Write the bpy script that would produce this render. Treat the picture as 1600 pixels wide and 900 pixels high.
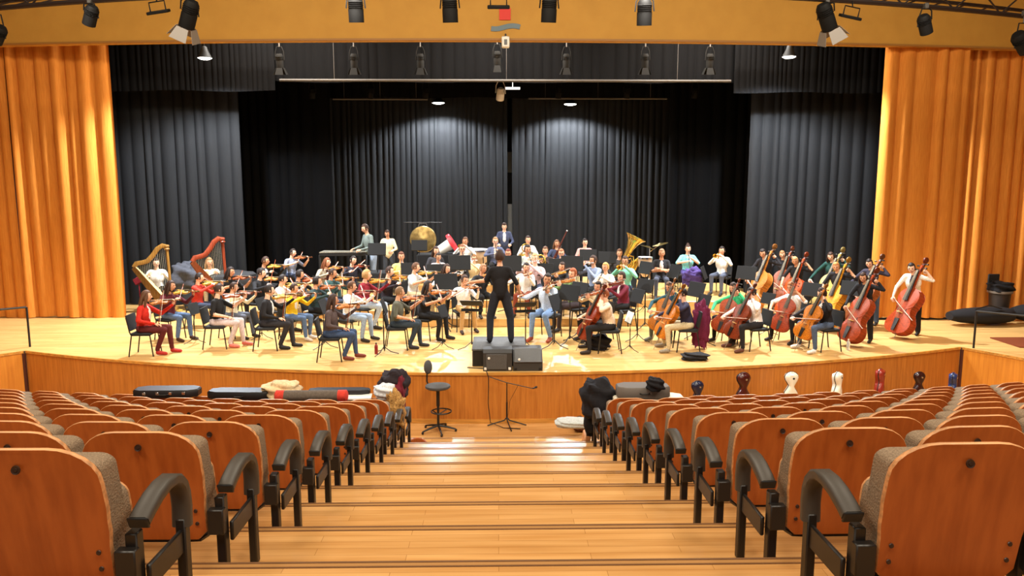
import bpy, math, random
import numpy as np
from mathutils import Vector, Matrix
random.seed(7)
for o in list(bpy.data.objects): bpy.data.objects.remove(o)
S = bpy.context.scene
COL = S.collection
# ------------------------------------------------------------------ camera
F = 1200.0; TH = math.atan(170/F); YW = math.atan(22/F)
PIT = .95; D0 = 3.762; RIS = .2541; H0 = 1.9696
CZ = H0 + 10*RIS
cd = bpy.data.cameras.new('camera'); cam = bpy.data.objects.new('camera', cd); COL.objects.link(cam)
cd.sensor_width = 36; cd.lens = 36*F/1600; cd.clip_end = 200
cam.location = (0, 0, CZ); cam.rotation_euler = (math.pi/2-TH, 0, -YW)
S.camera = cam
S.view_settings.view_transform = 'Standard'; S.view_settings.look = 'None'
S.view_settings.exposure = 0.05; S.view_settings.gamma = 1
S.view_settings.use_curve_mapping = False
FW = Vector((math.sin(YW)*math.cos(TH), math.cos(YW)*math.cos(TH), -math.sin(TH)))
RT = Vector((math.cos(YW), -math.sin(YW), 0)); UP = RT.cross(FW); C0 = Vector((0, 0, CZ))
def ray(u, v): return FW + RT*((u-800)/F) + UP*((450-v)/F)
def onz(u, v, z): d = ray(u, v); return C0 + d*((z-CZ)/d.z)
def ony(u, v, y): d = ray(u, v); return C0 + d*(y/d.y)
ZS = .969          # stage floor height
# ------------------------------------------------------------------ light
w = bpy.data.worlds.new('world'); S.world = w; w.use_nodes = True
w.node_tree.nodes['Background'].inputs[0].default_value = (1, .80, .55, 1)
w.node_tree.nodes['Background'].inputs[1].default_value = .06
def lamp(name, kind, loc, aim, energy, color, size=.5, spot=70, blend=.6, sy=None):
    l = bpy.data.lights.new(name, kind); o = bpy.data.objects.new(name, l); COL.objects.link(o)
    o.location = loc; l.energy = energy; l.color = color
    d = Vector(aim)-Vector(loc); o.rotation_euler = d.to_track_quat('-Z', 'Y').to_euler()
    if kind == 'AREA':
        l.size = size
        if sy: l.shape = 'RECTANGLE'; l.size_y = sy
    else: l.shadow_soft_size = size
    if kind == 'SPOT': l.spot_size = math.radians(spot); l.spot_blend = blend
    return o
WARM = (1, .87, .68); NEUT = (1, .95, .87); COOL = (.86, .93, 1)
for i, x in enumerate((-4.5, 0, 4.5)):       # house lamps over the auditorium
    lamp('house_light', 'AREA', (x, 0.5, 9.4), (x, 6.0, 0), 300, WARM, 1.6)
    lamp('house_light', 'AREA', (x*1.5, 8.2, 10.6), (x*1.5, 14.0, 2.0), 620, WARM, 1.6)
for x in (-5.2, 0, 5.2):                     # stage work lights above the orchestra
    lamp('stage_work_light', 'AREA', (x, 19.5, 9.0), (x, 17.6, 1), 740, NEUT, 3.0, sy=.6)
for x in (-7, -2.4, 2.4, 7):                 # front-of-house wash from the lighting truss
    lamp('front_wash', 'SPOT', (x, 12.6, 8.1), (x*1.1, 16.6, 1.0), 1150, NEUT, .3, 62, .8)

# ------------------------------------------------------------------ materials
def lin(c): return tuple((x/255/12.92) if x/255 <= .04045 else ((x/255+.055)/1.055)**2.4 for x in c)
MC = {}
def mat(name, rgb, rough=.6, metal=0, kind=None, scale=1., rgb2=None, spec=.5, bump=.1, emit=0, trans=0):
    if name in MC: return MC[name]
    m = bpy.data.materials.new(name); m.use_nodes = True; nt = m.node_tree; N = nt.nodes; L = nt.links
    b = N['Principled BSDF']; c = lin(rgb)+(1,)
    b.inputs['Base Color'].default_value = c; b.inputs['Roughness'].default_value = rough
    b.inputs['Metallic'].default_value = metal; b.inputs['Specular IOR Level'].default_value = spec
    if trans: b.inputs['Transmission Weight'].default_value = trans
    if emit: b.inputs['Emission Color'].default_value = c; b.inputs['Emission Strength'].default_value = emit
    if kind:
        tc = N.new('ShaderNodeTexCoord'); mp = N.new('ShaderNodeMapping'); L.new(tc.outputs['Object'], mp.inputs['Vector'])
        n = N.new('ShaderNodeTexNoise'); L.new(mp.outputs[0], n.inputs['Vector'])
        n.inputs['Scale'].default_value = scale; n.inputs['Detail'].default_value = 5
        if kind == 'woodz': mp.inputs['Scale'].default_value = (9, 9, .5)
        if kind == 'woodx': mp.inputs['Scale'].default_value = (.5, 9, 9)
        if kind == 'woody': mp.inputs['Scale'].default_value = (9, .5, 9)
        r = N.new('ShaderNodeMix'); r.data_type = 'RGBA'
        r.inputs[6].default_value = c; r.inputs[7].default_value = lin(rgb2 or tuple(x*.75 for x in rgb))+(1,)
        ramp = N.new('ShaderNodeMapRange'); ramp.inputs[1].default_value = .35; ramp.inputs[2].default_value = .7
        L.new(n.outputs['Fac'], ramp.inputs[0]); L.new(ramp.outputs[0], r.inputs[0])
        out = r.outputs[2]
        if kind == 'plank':        # boards laid along x with fine dark joints
            br = N.new('ShaderNodeTexBrick'); L.new(tc.outputs['Object'], br.inputs['Vector'])
            br.inputs['Scale'].default_value = 1; br.inputs['Brick Width'].default_value = 1.1; br.inputs['Row Height'].default_value = .085
            br.inputs['Mortar Size'].default_value = .002; br.inputs['Color1'].default_value = (1, 1, 1, 1)
            br.inputs['Color2'].default_value = (.80, .76, .70, 1); br.inputs['Mortar'].default_value = (.5, .42, .34, 1)
            mp.inputs['Scale'].default_value = (.6, 9, 9)
            mu = N.new('ShaderNodeMix'); mu.data_type = 'RGBA'; mu.blend_type = 'MULTIPLY'; mu.inputs[0].default_value = .8
            L.new(out, mu.inputs[6]); L.new(br.outputs['Color'], mu.inputs[7]); out = mu.outputs[2]
        L.new(out, b.inputs['Base Color'])
        bp = N.new('ShaderNodeBump'); bp.inputs['Strength'].default_value = bump; bp.inputs['Distance'].default_value = .02
        L.new(n.outputs['Fac'], bp.inputs['Height']); L.new(bp.outputs[0], b.inputs['Normal'])
    MC[name] = m; return m
M_TREAD = mat('oak tread', (216, 166, 106), .24, kind='plank', scale=1.6, rgb2=(194, 140, 80), bump=.04)
M_STAGE = mat('pale stage boards', (220, 178, 114), .34, kind='plank', scale=1.4, rgb2=(200, 156, 92), bump=.03)
M_FRONT = mat('oak veneer front', (190, 120, 46), .42, kind='woodz', scale=3, rgb2=(166, 98, 32), bump=.04)
M_LIP = mat('oak edge', (214, 150, 66), .4, kind='woodx', scale=3)
M_NOSE = mat('dark nosing strip', (112, 76, 46), .5)
M_NOSE2 = mat('nosing metal', (176, 128, 76), .35, .1)
M_SHELL = mat('reddish beech plywood', (180, 95, 38), .36, kind='woodz', scale=2.2, rgb2=(158, 77, 27), bump=.05)
M_SHELLE = mat('plywood edge', (222, 158, 104), .45, kind='woodx', scale=5)
M_CUSH = mat('beige fabric', (150, 128, 104), .95, kind='noise', scale=120, rgb2=(118, 98, 78), bump=.5)
M_METAL = mat('dark brown painted steel', (26, 22, 20), .42, spec=.5)
M_ARM = mat('grey brown armrest', (64, 58, 52), .5)
M_BLACK = mat('black paint', (16, 16, 17), .45)
M_MATTE = mat('matt black', (15, 15, 16), .75)
M_GREYB = mat('worn grey', (78, 78, 78), .6, kind='noise', scale=30)
M_CHROME = mat('chrome', (210, 210, 212), .2, 1)
M_ORANGE = mat('orange velvet curtain', (208, 134, 54), .85, kind='woodz', scale=6, rgb2=(194, 118, 42), spec=.2, bump=.15)
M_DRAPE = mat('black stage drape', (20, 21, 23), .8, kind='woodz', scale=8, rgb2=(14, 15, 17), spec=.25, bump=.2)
M_DRAPE_SHADED = mat('shade-darkened stage drape', (10, 10, 11), .9, kind='woodz', scale=8, rgb2=(7, 7, 8), spec=.08, bump=.2)  # same black cloth, with the shade away from the work lamps put into its colour
M_MUST = mat('mustard plaster', (186, 138, 54), .75, kind='noise', scale=3, rgb2=(180, 132, 50), bump=.05)
M_WALL = mat('ochre side wall', (170, 112, 44), .8, kind='noise', scale=2)
M_WHITE = mat('white paint', (228, 226, 218), .5)
M_PAPER = mat('white paper', (240, 238, 230), .8)
M_STR = mat('strings', (150, 140, 120), .4, .5)
M_EBONY = mat('ebony', (24, 18, 15), .35)
M_BRASS = mat('brass', (226, 190, 96), .22, .9)
M_GONG = mat('bronze gong', (176, 150, 92), .35, .8, kind='noise', scale=9, rgb2=(120, 98, 58))
M_SILV = mat('silver plate', (220, 220, 222), .2, 1)
M_HAIRB = mat('bow hair', (232, 226, 212), .6)
M_STICK = mat('bow stick', (130, 62, 32), .4)
M_EYE = mat('eye', (30, 22, 18), .2)
M_LIPS = mat('lips', (168, 92, 80), .5)
M_GLOW = mat('lamp glow', (255, 250, 240), .5, emit=30)
def colmat(rgb, rough=.85, pre='cloth'):
    return mat('%s %d %d %d' % ((pre,)+tuple(rgb)), rgb, rough, kind='noise', scale=40, rgb2=tuple(x*.86 for x in rgb), bump=.15, spec=.25)
def varnish(rgb):
    rgb = (rgb[0]*.96, max(rgb[1]*1.06, rgb[0]*.36), min(rgb[2]*1.06, rgb[0])); return mat('varnish %d %d %d' % tuple(rgb), rgb, .38, kind='woodz', scale=6, rgb2=tuple(x*.66 for x in rgb), bump=.03, spec=.25)

# ------------------------------------------------------------------ mesh builder
class MB:
    def __init__(s): s.v = []; s.f = []; s.m = []
    def add(s, vs, fs, m=0):
        o = len(s.v); s.v += [tuple(p) for p in vs]; s.f += [tuple(i+o for i in f) for f in fs]; s.m += [m]*len(fs); return s
    def box(s, c, d, m=0, R=None, b=0):
        hx, hy, hz = d[0]/2, d[1]/2, d[2]/2
        if b:      # chamfered box
            b = min(b, hx*.9, hy*.9, hz*.9); vs = []
            idx = {}
            for sx in (-1, 1):
                for sy in (-1, 1):
                    for sz in (-1, 1):
                        for k, p in enumerate(((hx, hy-b, hz-b), (hx-b, hy, hz-b), (hx-b, hy-b, hz))):
                            idx[(sx, sy, sz, k)] = len(vs); vs.append(Vector((sx*p[0], sy*p[1], sz*p[2])))
            fs = []
            for sg in (-1, 1):
                fs.append([idx[(sg, a, c_, 0)] for a, c_ in ((-1, -1), (1, -1), (1, 1), (-1, 1))][::sg])
                fs.append([idx[(a, sg, c_, 1)] for a, c_ in ((-1, -1), (-1, 1), (1, 1), (1, -1))][::sg])
                fs.append([idx[(a, c_, sg, 2)] for a, c_ in ((-1, -1), (1, -1), (1, 1), (-1, 1))][::sg])
            for sx in (-1, 1):
                for sy in (-1, 1):
                    fs.append([idx[(sx, sy, -1, 0)], idx[(sx, sy, 1, 0)], idx[(sx, sy, 1, 1)], idx[(sx, sy, -1, 1)]][::-sx*sy])
                    fs.append([idx[(sx, -1, sy, 0)], idx[(sx, 1, sy, 0)], idx[(sx, 1, sy, 2)], idx[(sx, -1, sy, 2)]][::sx*sy])
                    fs.append([idx[(-1, sx, sy, 1)], idx[(1, sx, sy, 1)], idx[(1, sx, sy, 2)], idx[(-1, sx, sy, 2)]][::-sx*sy])
                    for sz in (-1, 1): fs.append([idx[(sx, sy, sz, k)] for k in range(3)][::sx*sy*sz])
        else:
            vs = [Vector((x*hx, y*hy, z*hz)) for x in (-1, 1) for y in (-1, 1) for z in (-1, 1)]
            fs = [(0, 1, 3, 2), (4, 6, 7, 5), (0, 4, 5, 1), (2, 3, 7, 6), (0, 2, 6, 4), (1, 5, 7, 3)]
        if R is not None: vs = [R @ p for p in vs]
        return s.add([p+Vector(c) for p in vs], fs, m)
    def tube(s, pts, r, n=8, m=0, cap=True, flat=None):
        pts = [Vector(p) for p in pts]; k = len(pts); rr = r if isinstance(r, (list, tuple)) else [r]*k
        vs = []; fs = []; up = Vector((0, 0, 1))
        for i, p in enumerate(pts):
            t = (pts[min(i+1, k-1)]-pts[max(i-1, 0)]).normalized()
            if i == 0:
                a = t.cross(up)
                if a.length < .05: a = t.cross(Vector((1, 0, 0)))
                a.normalize()
            else:
                a = (a - t*a.dot(t)).normalized()
            b = t.cross(a)
            for j in range(n):
                q = 2*math.pi*j/n
                vs.append(p + a*(math.cos(q)*rr[i]*(flat[0] if flat else 1)) + b*(math.sin(q)*rr[i]*(flat[1] if flat else 1)))
        for i in range(k-1):
            for j in range(n):
                fs.append((i*n+j, (i+1)*n+j, (i+1)*n+(j+1) % n, i*n+(j+1) % n)[::-1])
        if cap: fs.append(tuple(range(n))); fs.append(tuple(range((k-1)*n, k*n))[::-1])
        return s.add(vs, fs, m)
    def band(s, pts, side, wd, th, m=0):          # rectangular section swept along pts
        pts = [Vector(p) for p in pts]; side = Vector(side).normalized(); k = len(pts); vs = []; fs = []
        for i, p in enumerate(pts):
            t = (pts[min(i+1, k-1)]-pts[max(i-1, 0)]).normalized(); nrm = t.cross(side).normalized()
            for a, b in ((-1, -.6), (-1, .6), (-.7, 1), (.7, 1), (1, .6), (1, -.6), (.7, -1), (-.7, -1)): vs.append(p+side*(a*wd/2)+nrm*(b*th/2))
        for i in range(k-1):
            for j in range(8): fs.append((i*8+j, i*8+(j+1) % 8, (i+1)*8+(j+1) % 8, (i+1)*8+j)[::-1])
        fs.append(tuple(range(8))); fs.append(tuple(range((k-1)*8, k*8))[::-1])
        return s.add(vs, fs, m)
    def lathe(s, prof, n=16, m=0, M=None, closed=False):
        vs = []; fs = []; k = len(prof)
        for r, z in prof:
            for j in range(n): vs.append(Vector((r*math.cos(2*math.pi*j/n), r*math.sin(2*math.pi*j/n), z)))
        for i in range(k-1):
            for j in range(n): fs.append((i*n+j, i*n+(j+1) % n, (i+1)*n+(j+1) % n, (i+1)*n+j))
        if M is not None: vs = [M @ p for p in vs]
        return s.add(vs, fs, m)
    def ell(s, c, r, n=12, k=8, m=0, R=None, fn=None):
        vs = [Vector((0, 0, -1))]; fs = []
        for i in range(1, k):
            a = math.pi*i/k-math.pi/2
            for j in range(n): q = 2*math.pi*j/n; vs.append(Vector((math.cos(a)*math.cos(q), math.cos(a)*math.sin(q), math.sin(a))))
        vs.append(Vector((0, 0, 1)))
        for j in range(n):
            fs.append((0, 1+(j+1) % n, 1+j)); fs.append((len(vs)-1, 1+(k-2)*n+j, 1+(k-2)*n+(j+1) % n))
            for i in range(k-2): fs.append((1+i*n+j, 1+i*n+(j+1) % n, 1+(i+1)*n+(j+1) % n, 1+(i+1)*n+j))
        if fn: vs = [fn(p) for p in vs]
        else: vs = [Vector((p.x*r[0], p.y*r[1], p.z*r[2])) for p in vs]
        if R is not None: vs = [R @ p for p in vs]
        return s.add([p+Vector(c) for p in vs], fs, m)
    def prism(s, poly, h0, h1, M=None, m=0, ins=0):   # polygon in xy extruded in z
        n = len(poly); vs = [Vector((x, y, h0)) for x, y in poly]+[Vector((x, y, h1)) for x, y in poly]
        fs = [tuple(range(n))[::-1], tuple(range(n, 2*n))]+[(i, (i+1) % n, n+(i+1) % n, n+i) for i in range(n)]
        if M is not None: vs = [M @ p for p in vs]
        return s.add(vs, fs, m)
    def mesh(s, name, mats, smooth=True, ang=40):
        me = bpy.data.meshes.new(name); me.from_pydata([tuple(v) for v in s.v], [], s.f); me.update()
        for x in (mats if isinstance(mats, (list, tuple)) else [mats]): me.materials.append(x)
        me.polygons.foreach_set('material_index', s.m)
        if smooth:
            me.polygons.foreach_set('use_smooth', [True]*len(me.polygons)); me.set_sharp_from_angle(angle=math.radians(ang))
        return me
def tag(o, label=None, cat=None, group=None, kind=None):
    if label: o['label'] = label
    if cat: o['category'] = cat
    if group: o['group'] = group
    if kind: o['kind'] = kind
    return o
def link(name, data, parent=None, M=None):
    o = bpy.data.objects.new(name, data); COL.objects.link(o)
    if parent: o.parent = parent
    if M is not None: o.matrix_local = M
    return o
def obj(name, mb, mats, parent=None, M=None, smooth=True, ang=40):
    return link(name, mb.mesh(name, mats, smooth, ang), parent, M)
def struct(name, mb, mats, label=None, cat=None, parent=None, smooth=False):
    o = obj(name, mb, mats, parent, None, smooth)
    if not parent: o['kind'] = 'structure'
    if label: tag(o, label, cat)
    return o
def part(name, mb, mats, key=None, M=None, sub=None, smooth=True, ang=40):
    return dict(name=name, mesh=mb.mesh(name, mats, smooth, ang), key=key, M=M, sub=sub or [])
def inst(proto, name, label, cat, group, M, over={}):
    r = link(name, None, None, M); r.empty_display_size = .1; tag(r, label, cat, group)
    def rec(ps, par):
        for p in ps:
            o = link(p['name'], p['mesh'], par, p['M'])
            if p['key'] in over:
                o.material_slots[0].link = 'OBJECT'; o.material_slots[0].material = over[p['key']]
            rec(p['sub'], o)
    rec(proto, r); return r
def TR(loc, rz=0, s=1.): return Matrix.Translation(loc) @ Matrix.Rotation(rz, 4, 'Z') @ Matrix.Scale(s, 4)
def frame(o, y, z, s=1.):       # local +Y along y, +Z near z
    y = Vector(y).normalized(); z = Vector(z); z = (z-y*z.dot(y)).normalized(); x = y.cross(z)
    return Matrix.Translation(o) @ Matrix((x, y, z)).transposed().to_4x4() @ Matrix.Scale(s, 4)
def arc(c, r, a0, a1, n, ax='xz', y=0):
    out = []
    for i in range(n+1):
        a = a0+(a1-a0)*i/n; p, q = c[0]+r*math.cos(a), c[1]+r*math.sin(a)
        out.append(Vector((p, y, q)) if ax == 'xz' else Vector((p, q, y)))
    return out
# ================================================================== STRUCTURE
def zN(n): return CZ-(H0+n*RIS)
RC = 34.0
def bow(x): return max(0, abs(x)-1.42)**2/(2*RC)
XS = [-14+i*.7 for i in range(18)]+[-1.42, 0, 1.42]+[14-i*.7 for i in range(17, -1, -1)]
for n in range(-2, 10):
    b = MB(); y0 = D0+(n-1)*PIT; y1 = D0+n*PIT; z = zN(n); k = len(XS)
    vs = []
    for x in XS: vs += [(x, y0+bow(x)-.02, z), (x, y1+bow(x), z), (x, y1+bow(x), z-RIS-.06)]
    fs = []
    for i in range(k-1): fs += [(i*3, i*3+3, i*3+4, i*3+1), (i*3+1, i*3+4, i*3+5, i*3+2)]
    b.add(vs, fs)
    t = struct('floor_tier', b, M_TREAD)
    for (off, wd, h, m, nm) in ((0, .016, .005, M_NOSE, 'nosing'), (.020, .030, .004, M_NOSE2, 'nosing_inlay'), (.054, .008, .0045, M_NOSE, 'nosing_groove')):
        b = MB(); xs = [-1.9, -1.66, -1.42, 0, 1.42, 1.66, 1.9]; vs = []; fs = []
        for x in xs:
            yy = y1+bow(x)+.004-off
            vs += [(x, yy-wd, z-.01), (x, yy-wd, z+h), (x, yy, z+h), (x, yy, z-.018 if off == 0 else z-.01)]
        for i in range(len(xs)-1):
            for j in range(4): fs.append((i*4+j, i*4+(j+1) % 4, i*4+4+(j+1) % 4, i*4+4+j)[::-1])
        b.add(vs, fs); obj(nm, b, m, t, smooth=False)
b = MB(); b.box((0, 14.5, -.05), (30, 7, .1)); struct('floor', b, M_TREAD)
# ---- stage
SCY = 38.83; SR = 25.0
def edgeY(x): return SCY-math.sqrt(SR*SR-x*x)
XE = 9.85; n = 48
arcp = [(-XE+2*XE*i/n, edgeY(-XE+2*XE*i/n)) for i in range(n+1)]
WL = (-13.4, 12.2); WR = (12.0, 12.2)
b = MB()
vs = []; fs = []
for x, y in arcp: vs += [(x, y, ZS), (x, 30, ZS)]
for i in range(n): fs.append((2*i, 2*i+2, 2*i+3, 2*i+1))
o0 = len(vs); vs += [(-15, 12.2, ZS), (-15, 30, ZS), (WL[0], WL[1], ZS), (WR[0], WR[1], ZS), (15, 12.2, ZS), (15, 30, ZS)]
fs += [(o0, o0+2, 0, 1, o0+1), (2*n, o0+3, o0+4, o0+5, 2*n+1)]
b.add(vs, fs)
stage = struct('stage_floor', b, M_STAGE, 'pale boarded concert stage floor with a curved front edge', 'stage')
def wall_strip(name, pts, z0, z1, m, off=0, th=.0):
    b = MB(); vs = []; fs = []
    for i, (x, y) in enumerate(pts):
        vs += [(x, y-off, z0), (x, y-off, z1), (x, y+.02, z1), (x, y+.02, z0)]
    for i in range(len(pts)-1):
        for j in range(4): fs.append((i*4+j, i*4+4+j, i*4+4+(j+1) % 4, i*4+(j+1) % 4))
    b.add(vs, fs); b.f += [(3, 2, 1, 0), tuple(len(vs)-4+q for q in range(4))]; b.m += [0, 0]
    return struct(name, b, m)
wall_strip('wall_stage_front', arcp, 0, ZS-.03, M_FRONT)
wall_strip('trim_1', arcp, ZS-.045, ZS+.004, M_LIP, .02)
wall_strip('baseboard_stage', arcp, 0, .085, M_LIP, .018)
M_FRONTL = mat('lighter oak veneer', (208, 136, 48), .42, kind='woodz', scale=3, rgb2=(190, 116, 36), bump=.04)
for i, (a, c) in enumerate((((-XE-.03, edgeY(XE)-.02), WL), ((XE+.03, edgeY(XE)-.02), WR))):
    pts = [a, c] if i else [c, a]
    wall_strip('wall_stage_wing_%s' % ('left', 'right')[i], pts, 0, ZS-.03, M_FRONTL)
    wall_strip('trim_%d' % (2+i), pts, ZS-.045, ZS+.004, M_LIP, .02)
    b = MB(); b.box((a[0]*1.0, a[1]-.005, (ZS-.05)/2), (.05, .05, ZS-.06)); struct('trim_%d' % (4+i), b, mat('dark joint', (70, 30, 16), .7))
# ---- orchestra risers (low decks for the winds)
def zone(x, y):
    if x < -7.75: return 0
    if x < -2.3: return 0 if y < 19.5 else (.2 if y < 20.9 else .4)
    if x < 4.2: return 0 if y < 18.3 else (.2 if y < 19.9 else (.4 if y < 21.4 else .6))
    if x < 6.9: return 0 if y < 19.6 else .4
    return 0
def riser(x0, x1, y0, h, lab, y1=23.2):
    b = MB(); b.box(((x0+x1)/2, (y0+y1)/2, ZS+h/2), (x1-x0, y1-y0, h-.001), b=.01)
    tag(struct('riser_platform', b, M_STAGE), lab, 'platform')
riser(-7.75, -2.32, 19.5, .2, 'low wooden riser platform under the back violins')
riser(-7.0, -2.34, 20.9, .4, 'taller wooden riser platform behind the violins under the percussion')
riser(-2.3, 4.18, 18.3, .2, 'low wooden riser platform under the front woodwinds')
riser(-2.28, 4.16, 19.9, .4, 'middle wooden riser platform under the rear woodwinds')
riser(-2.26, 4.14, 21.4, .6, 'tallest wooden riser platform at the back centre of the stage')
riser(4.22, 6.9, 19.6, .4, 'wooden riser platform under the trumpet row at right')
# ---- header over the proscenium
HY = 18.2; hz = ony(790, 62, HY).z
def hdrY(x): return HY+x*x/160
b = MB(); vs = []; fs = []
hx = [-15+i*.75 for i in range(41)]
for x in hx: vs += [(x, hdrY(x), hz), (x, hdrY(x), hz+4.5), (x, hdrY(x)+.35, hz+4.5), (x, hdrY(x)+.35, hz)]
for i in range(40):
    for j in range(4): fs.append((i*4+j, i*4+4+j, i*4+4+(j+1) % 4, i*4+(j+1) % 4))
b.add(vs, fs); struct('wall_header', b, M_MUST, smooth=False)
b = MB(); vs = []; fs = []
for x in hx: vs += [(x, hdrY(x)-.012, hz-.015), (x, hdrY(x)-.012, hz+.03), (x, hdrY(x)+.06, hz+.03), (x, hdrY(x)+.06, hz-.015)]
for i in range(40):
    for j in range(4): fs.append((i*4+j, i*4+4+j, i*4+4+(j+1) % 4, i*4+(j+1) % 4))
b.add(vs, fs); struct('trim_6', b, mat('header edge bead', (150, 104, 44), .6))
for sx, nm in ((-1, 'left'), (1, 'right')):
    b = MB(); b.box((sx*14.6, 10, 6), (.2, 21, 13)); struct('wall_'+nm, b, M_WALL)
    b = MB(); b.box((sx*14.2, 25, 6), (.2, 9.4, 12)); struct('wall_stage_'+nm, b, M_MATTE)
b = MB(); b.box((0, 29, 6), (29, .2, 12)); struct('wall_stage_back', b, M_MATTE)
b = MB(); b.box((0, 24.3, 11.8), (29, 11, .15)); struct('ceiling_stage', b, M_MATTE)
# ---- curtains
def curtain(name, label, x0, x1, y, z0, z1, pitch, amp, m, seed, hem=None, group=None, wav=1., cat='curtain'):
    rnd = random.Random(seed); xs = []; x = x0; off = []
    while x < x1-.01:                     # irregular pleats, sharper in the valleys
        p = pitch*rnd.uniform(.65, 1.35); a = amp*rnd.uniform(.6, 1.3)
        for t, d in ((0, 0), (.08, .35), (.22, .8), (.42, 1), (.62, .88), (.8, .55), (.92, .2)):
            if x+t*p < x1: xs.append(x+t*p); off.append(d*a)
        x += p
    xs.append(x1); off.append(amp*.3)
    rows = 9; vs = []; fs = []; k = len(xs)
    ph = [rnd.uniform(0, 6.28) for _ in range(3)]
    for r in range(rows):
        t = r/(rows-1); z = z0+(z1-z0)*t
        for i in range(k):
            sway = .03*wav*math.sin(xs[i]*1.7+ph[0]+t*2)+.02*wav*math.sin(xs[i]*4.1+ph[1]-t*3)
            zz = z+(.02*math.sin(xs[i]*2.2+ph[2]) if r == 0 else 0)
            vs.append((xs[i]+sway*.5*(1-t), y-off[i]*(1-.25*t)+sway*(1-t), zz))
    for r in range(rows-1):
        for i in range(k-1): fs.append((r*k+i, r*k+i+1, (r+1)*k+i+1, (r+1)*k+i))
    b = MB(); b.add(vs, fs); o = obj(name, b, m, None, ang=75)
    tag(o, label, cat, group)
    return o
zt = hz+.6
e1 = ony(199, 480, 19.8).x; e2 = ony(42, 480, 19.8).x
curtain('stage_curtain', 'orange velvet house curtain on the left, next to the black wings', e2, e1, 19.8, ZS+.01, zt+.3, .36, .15, M_ORANGE, 1)
curtain('stage_curtain', 'orange velvet house curtain at the far left edge behind the railing', -14.4, e2-.02, 19.85, ZS+.01, zt+.3, .30, .16, M_ORANGE, 2)
e3 = ony(1357, 480, 19.15).x; e4 = ony(1483, 480, 19.15).x
curtain('stage_curtain', 'orange velvet house curtain on the right behind the double basses', e3, e4, 19.15, ZS+.05, zt+.3, .46, .13, M_ORANGE, 3)
curtain('stage_curtain', 'orange velvet house curtain at the far right behind the black bag', e4-.05, 14.4, 19.75, ZS+.01, zt+.3, .30, .17, M_ORANGE, 4)
b = MB(); b.box(((e3+e4)/2, 19.1, ZS+.025), (e4-e3, .05, .045)); tag(obj('curtain_weight_bar', b, M_MATTE), 'black weight bar under the right orange curtain hem', 'bar')
L1 = 21.8; L2 = 24.6; BD = 27.0
x = lambda u, y: ony(u, 300, y).x
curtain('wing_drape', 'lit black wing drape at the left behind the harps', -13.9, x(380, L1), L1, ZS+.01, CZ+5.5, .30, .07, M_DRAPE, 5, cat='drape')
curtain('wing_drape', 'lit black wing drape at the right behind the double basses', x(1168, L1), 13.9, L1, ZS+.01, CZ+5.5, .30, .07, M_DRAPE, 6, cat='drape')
curtain('wing_drape', 'shade-darkened black wing drape left of the backdrop, behind the grey-polo violinist', x(383, L2)-1.2, x(520, L2), L2, ZS+.01, CZ+5.5, .38, .10, M_DRAPE_SHADED, 7, cat='drape')
curtain('wing_drape', 'shade-darkened black wing drape right of the backdrop, behind the trumpet row', x(1043, L2), x(1168, L2)+1.2, L2, ZS+.01, CZ+5.5, .38, .10, M_DRAPE_SHADED, 8, cat='drape')
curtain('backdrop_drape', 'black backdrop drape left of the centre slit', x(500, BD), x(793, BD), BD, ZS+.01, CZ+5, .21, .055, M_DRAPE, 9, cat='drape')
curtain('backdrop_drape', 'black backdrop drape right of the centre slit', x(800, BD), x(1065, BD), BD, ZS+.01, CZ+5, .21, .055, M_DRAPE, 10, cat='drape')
b = MB(); p = ony(795, 245, 28.85); q = ony(795, 262, 28.85)
b.box((p.x, 28.85, (p.z+q.z)/2), (.3, .05, .75)); tag(obj('wall_panel', b, mat('grey panel', (150, 150, 146), .6)), 'grey panel on the back wall seen high through the centre slit', 'panel')
b = MB(); p = ony(796, 345, 28.85)
b.box((p.x, 28.85, p.z), (.5, .05, 1.25)); tag(obj('wall_panel', b, mat('bluish white panel', (215, 225, 240), .6)), 'bluish white panel on the back wall seen low through the centre slit', 'panel')
B1 = 20.6
zz = lambda u, v, y: ony(u, v, y).z
curtain('border_drape', 'black border drape hanging lower at the left under a work lamp', -13.9, x(437, B1), B1, zz(320, 142, B1), CZ+5.6, .16, .03, M_DRAPE_SHADED, 11, wav=.1, cat='drape')
curtain('border_drape', 'black border drape hanging lower at the right under a work lamp', x(1140, B1), 13.9, B1, zz(1250, 145, B1), CZ+5.6, .16, .03, M_DRAPE_SHADED, 12, wav=.1, cat='drape')
curtain('border_drape', 'black border drape spanning the centre behind the dark lanterns', x(430, B1), x(1146, B1), B1+.25, zz(790, 127, B1), CZ+5.6, .3, .05, M_DRAPE_SHADED, 13, wav=.2, cat='drape')
curtain('border_drape', 'rear black border drape in front of the backdrop', -13, 13, 25.4, zz(790, 153, 25.4), CZ+6, .3, .05, M_DRAPE_SHADED, 14, wav=.2, cat='drape')
M_PIPE = mat('grey steel pipe', (70, 66, 62), .6)
def batten(lab, u0, u1, v, y, r=.03):
    b = MB(); a = ony(u0, v, y); c = ony(u1, v, y); zc = (a.z+c.z)/2
    b.tube([(a.x, y, zc), (c.x, y, zc)], r)
    for t in (.12, .5, .88): b.tube([(a.x+(c.x-a.x)*t, y, zc), (a.x+(c.x-a.x)*t, y, 11.72)], .006, 4)
    tag(obj('batten_pipe', b, M_PIPE), lab, 'pipe')
batten('long grey batten pipe under the centre border drape', 437, 1142, 126, B1-.02, .035)
batten('short grey batten pipe, rear left, below the long one', 520, 668, 155, 23.4, .025)
batten('short grey batten pipe, rear right, below the long one', 826, 1042, 154, 23.4, .025)
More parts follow.
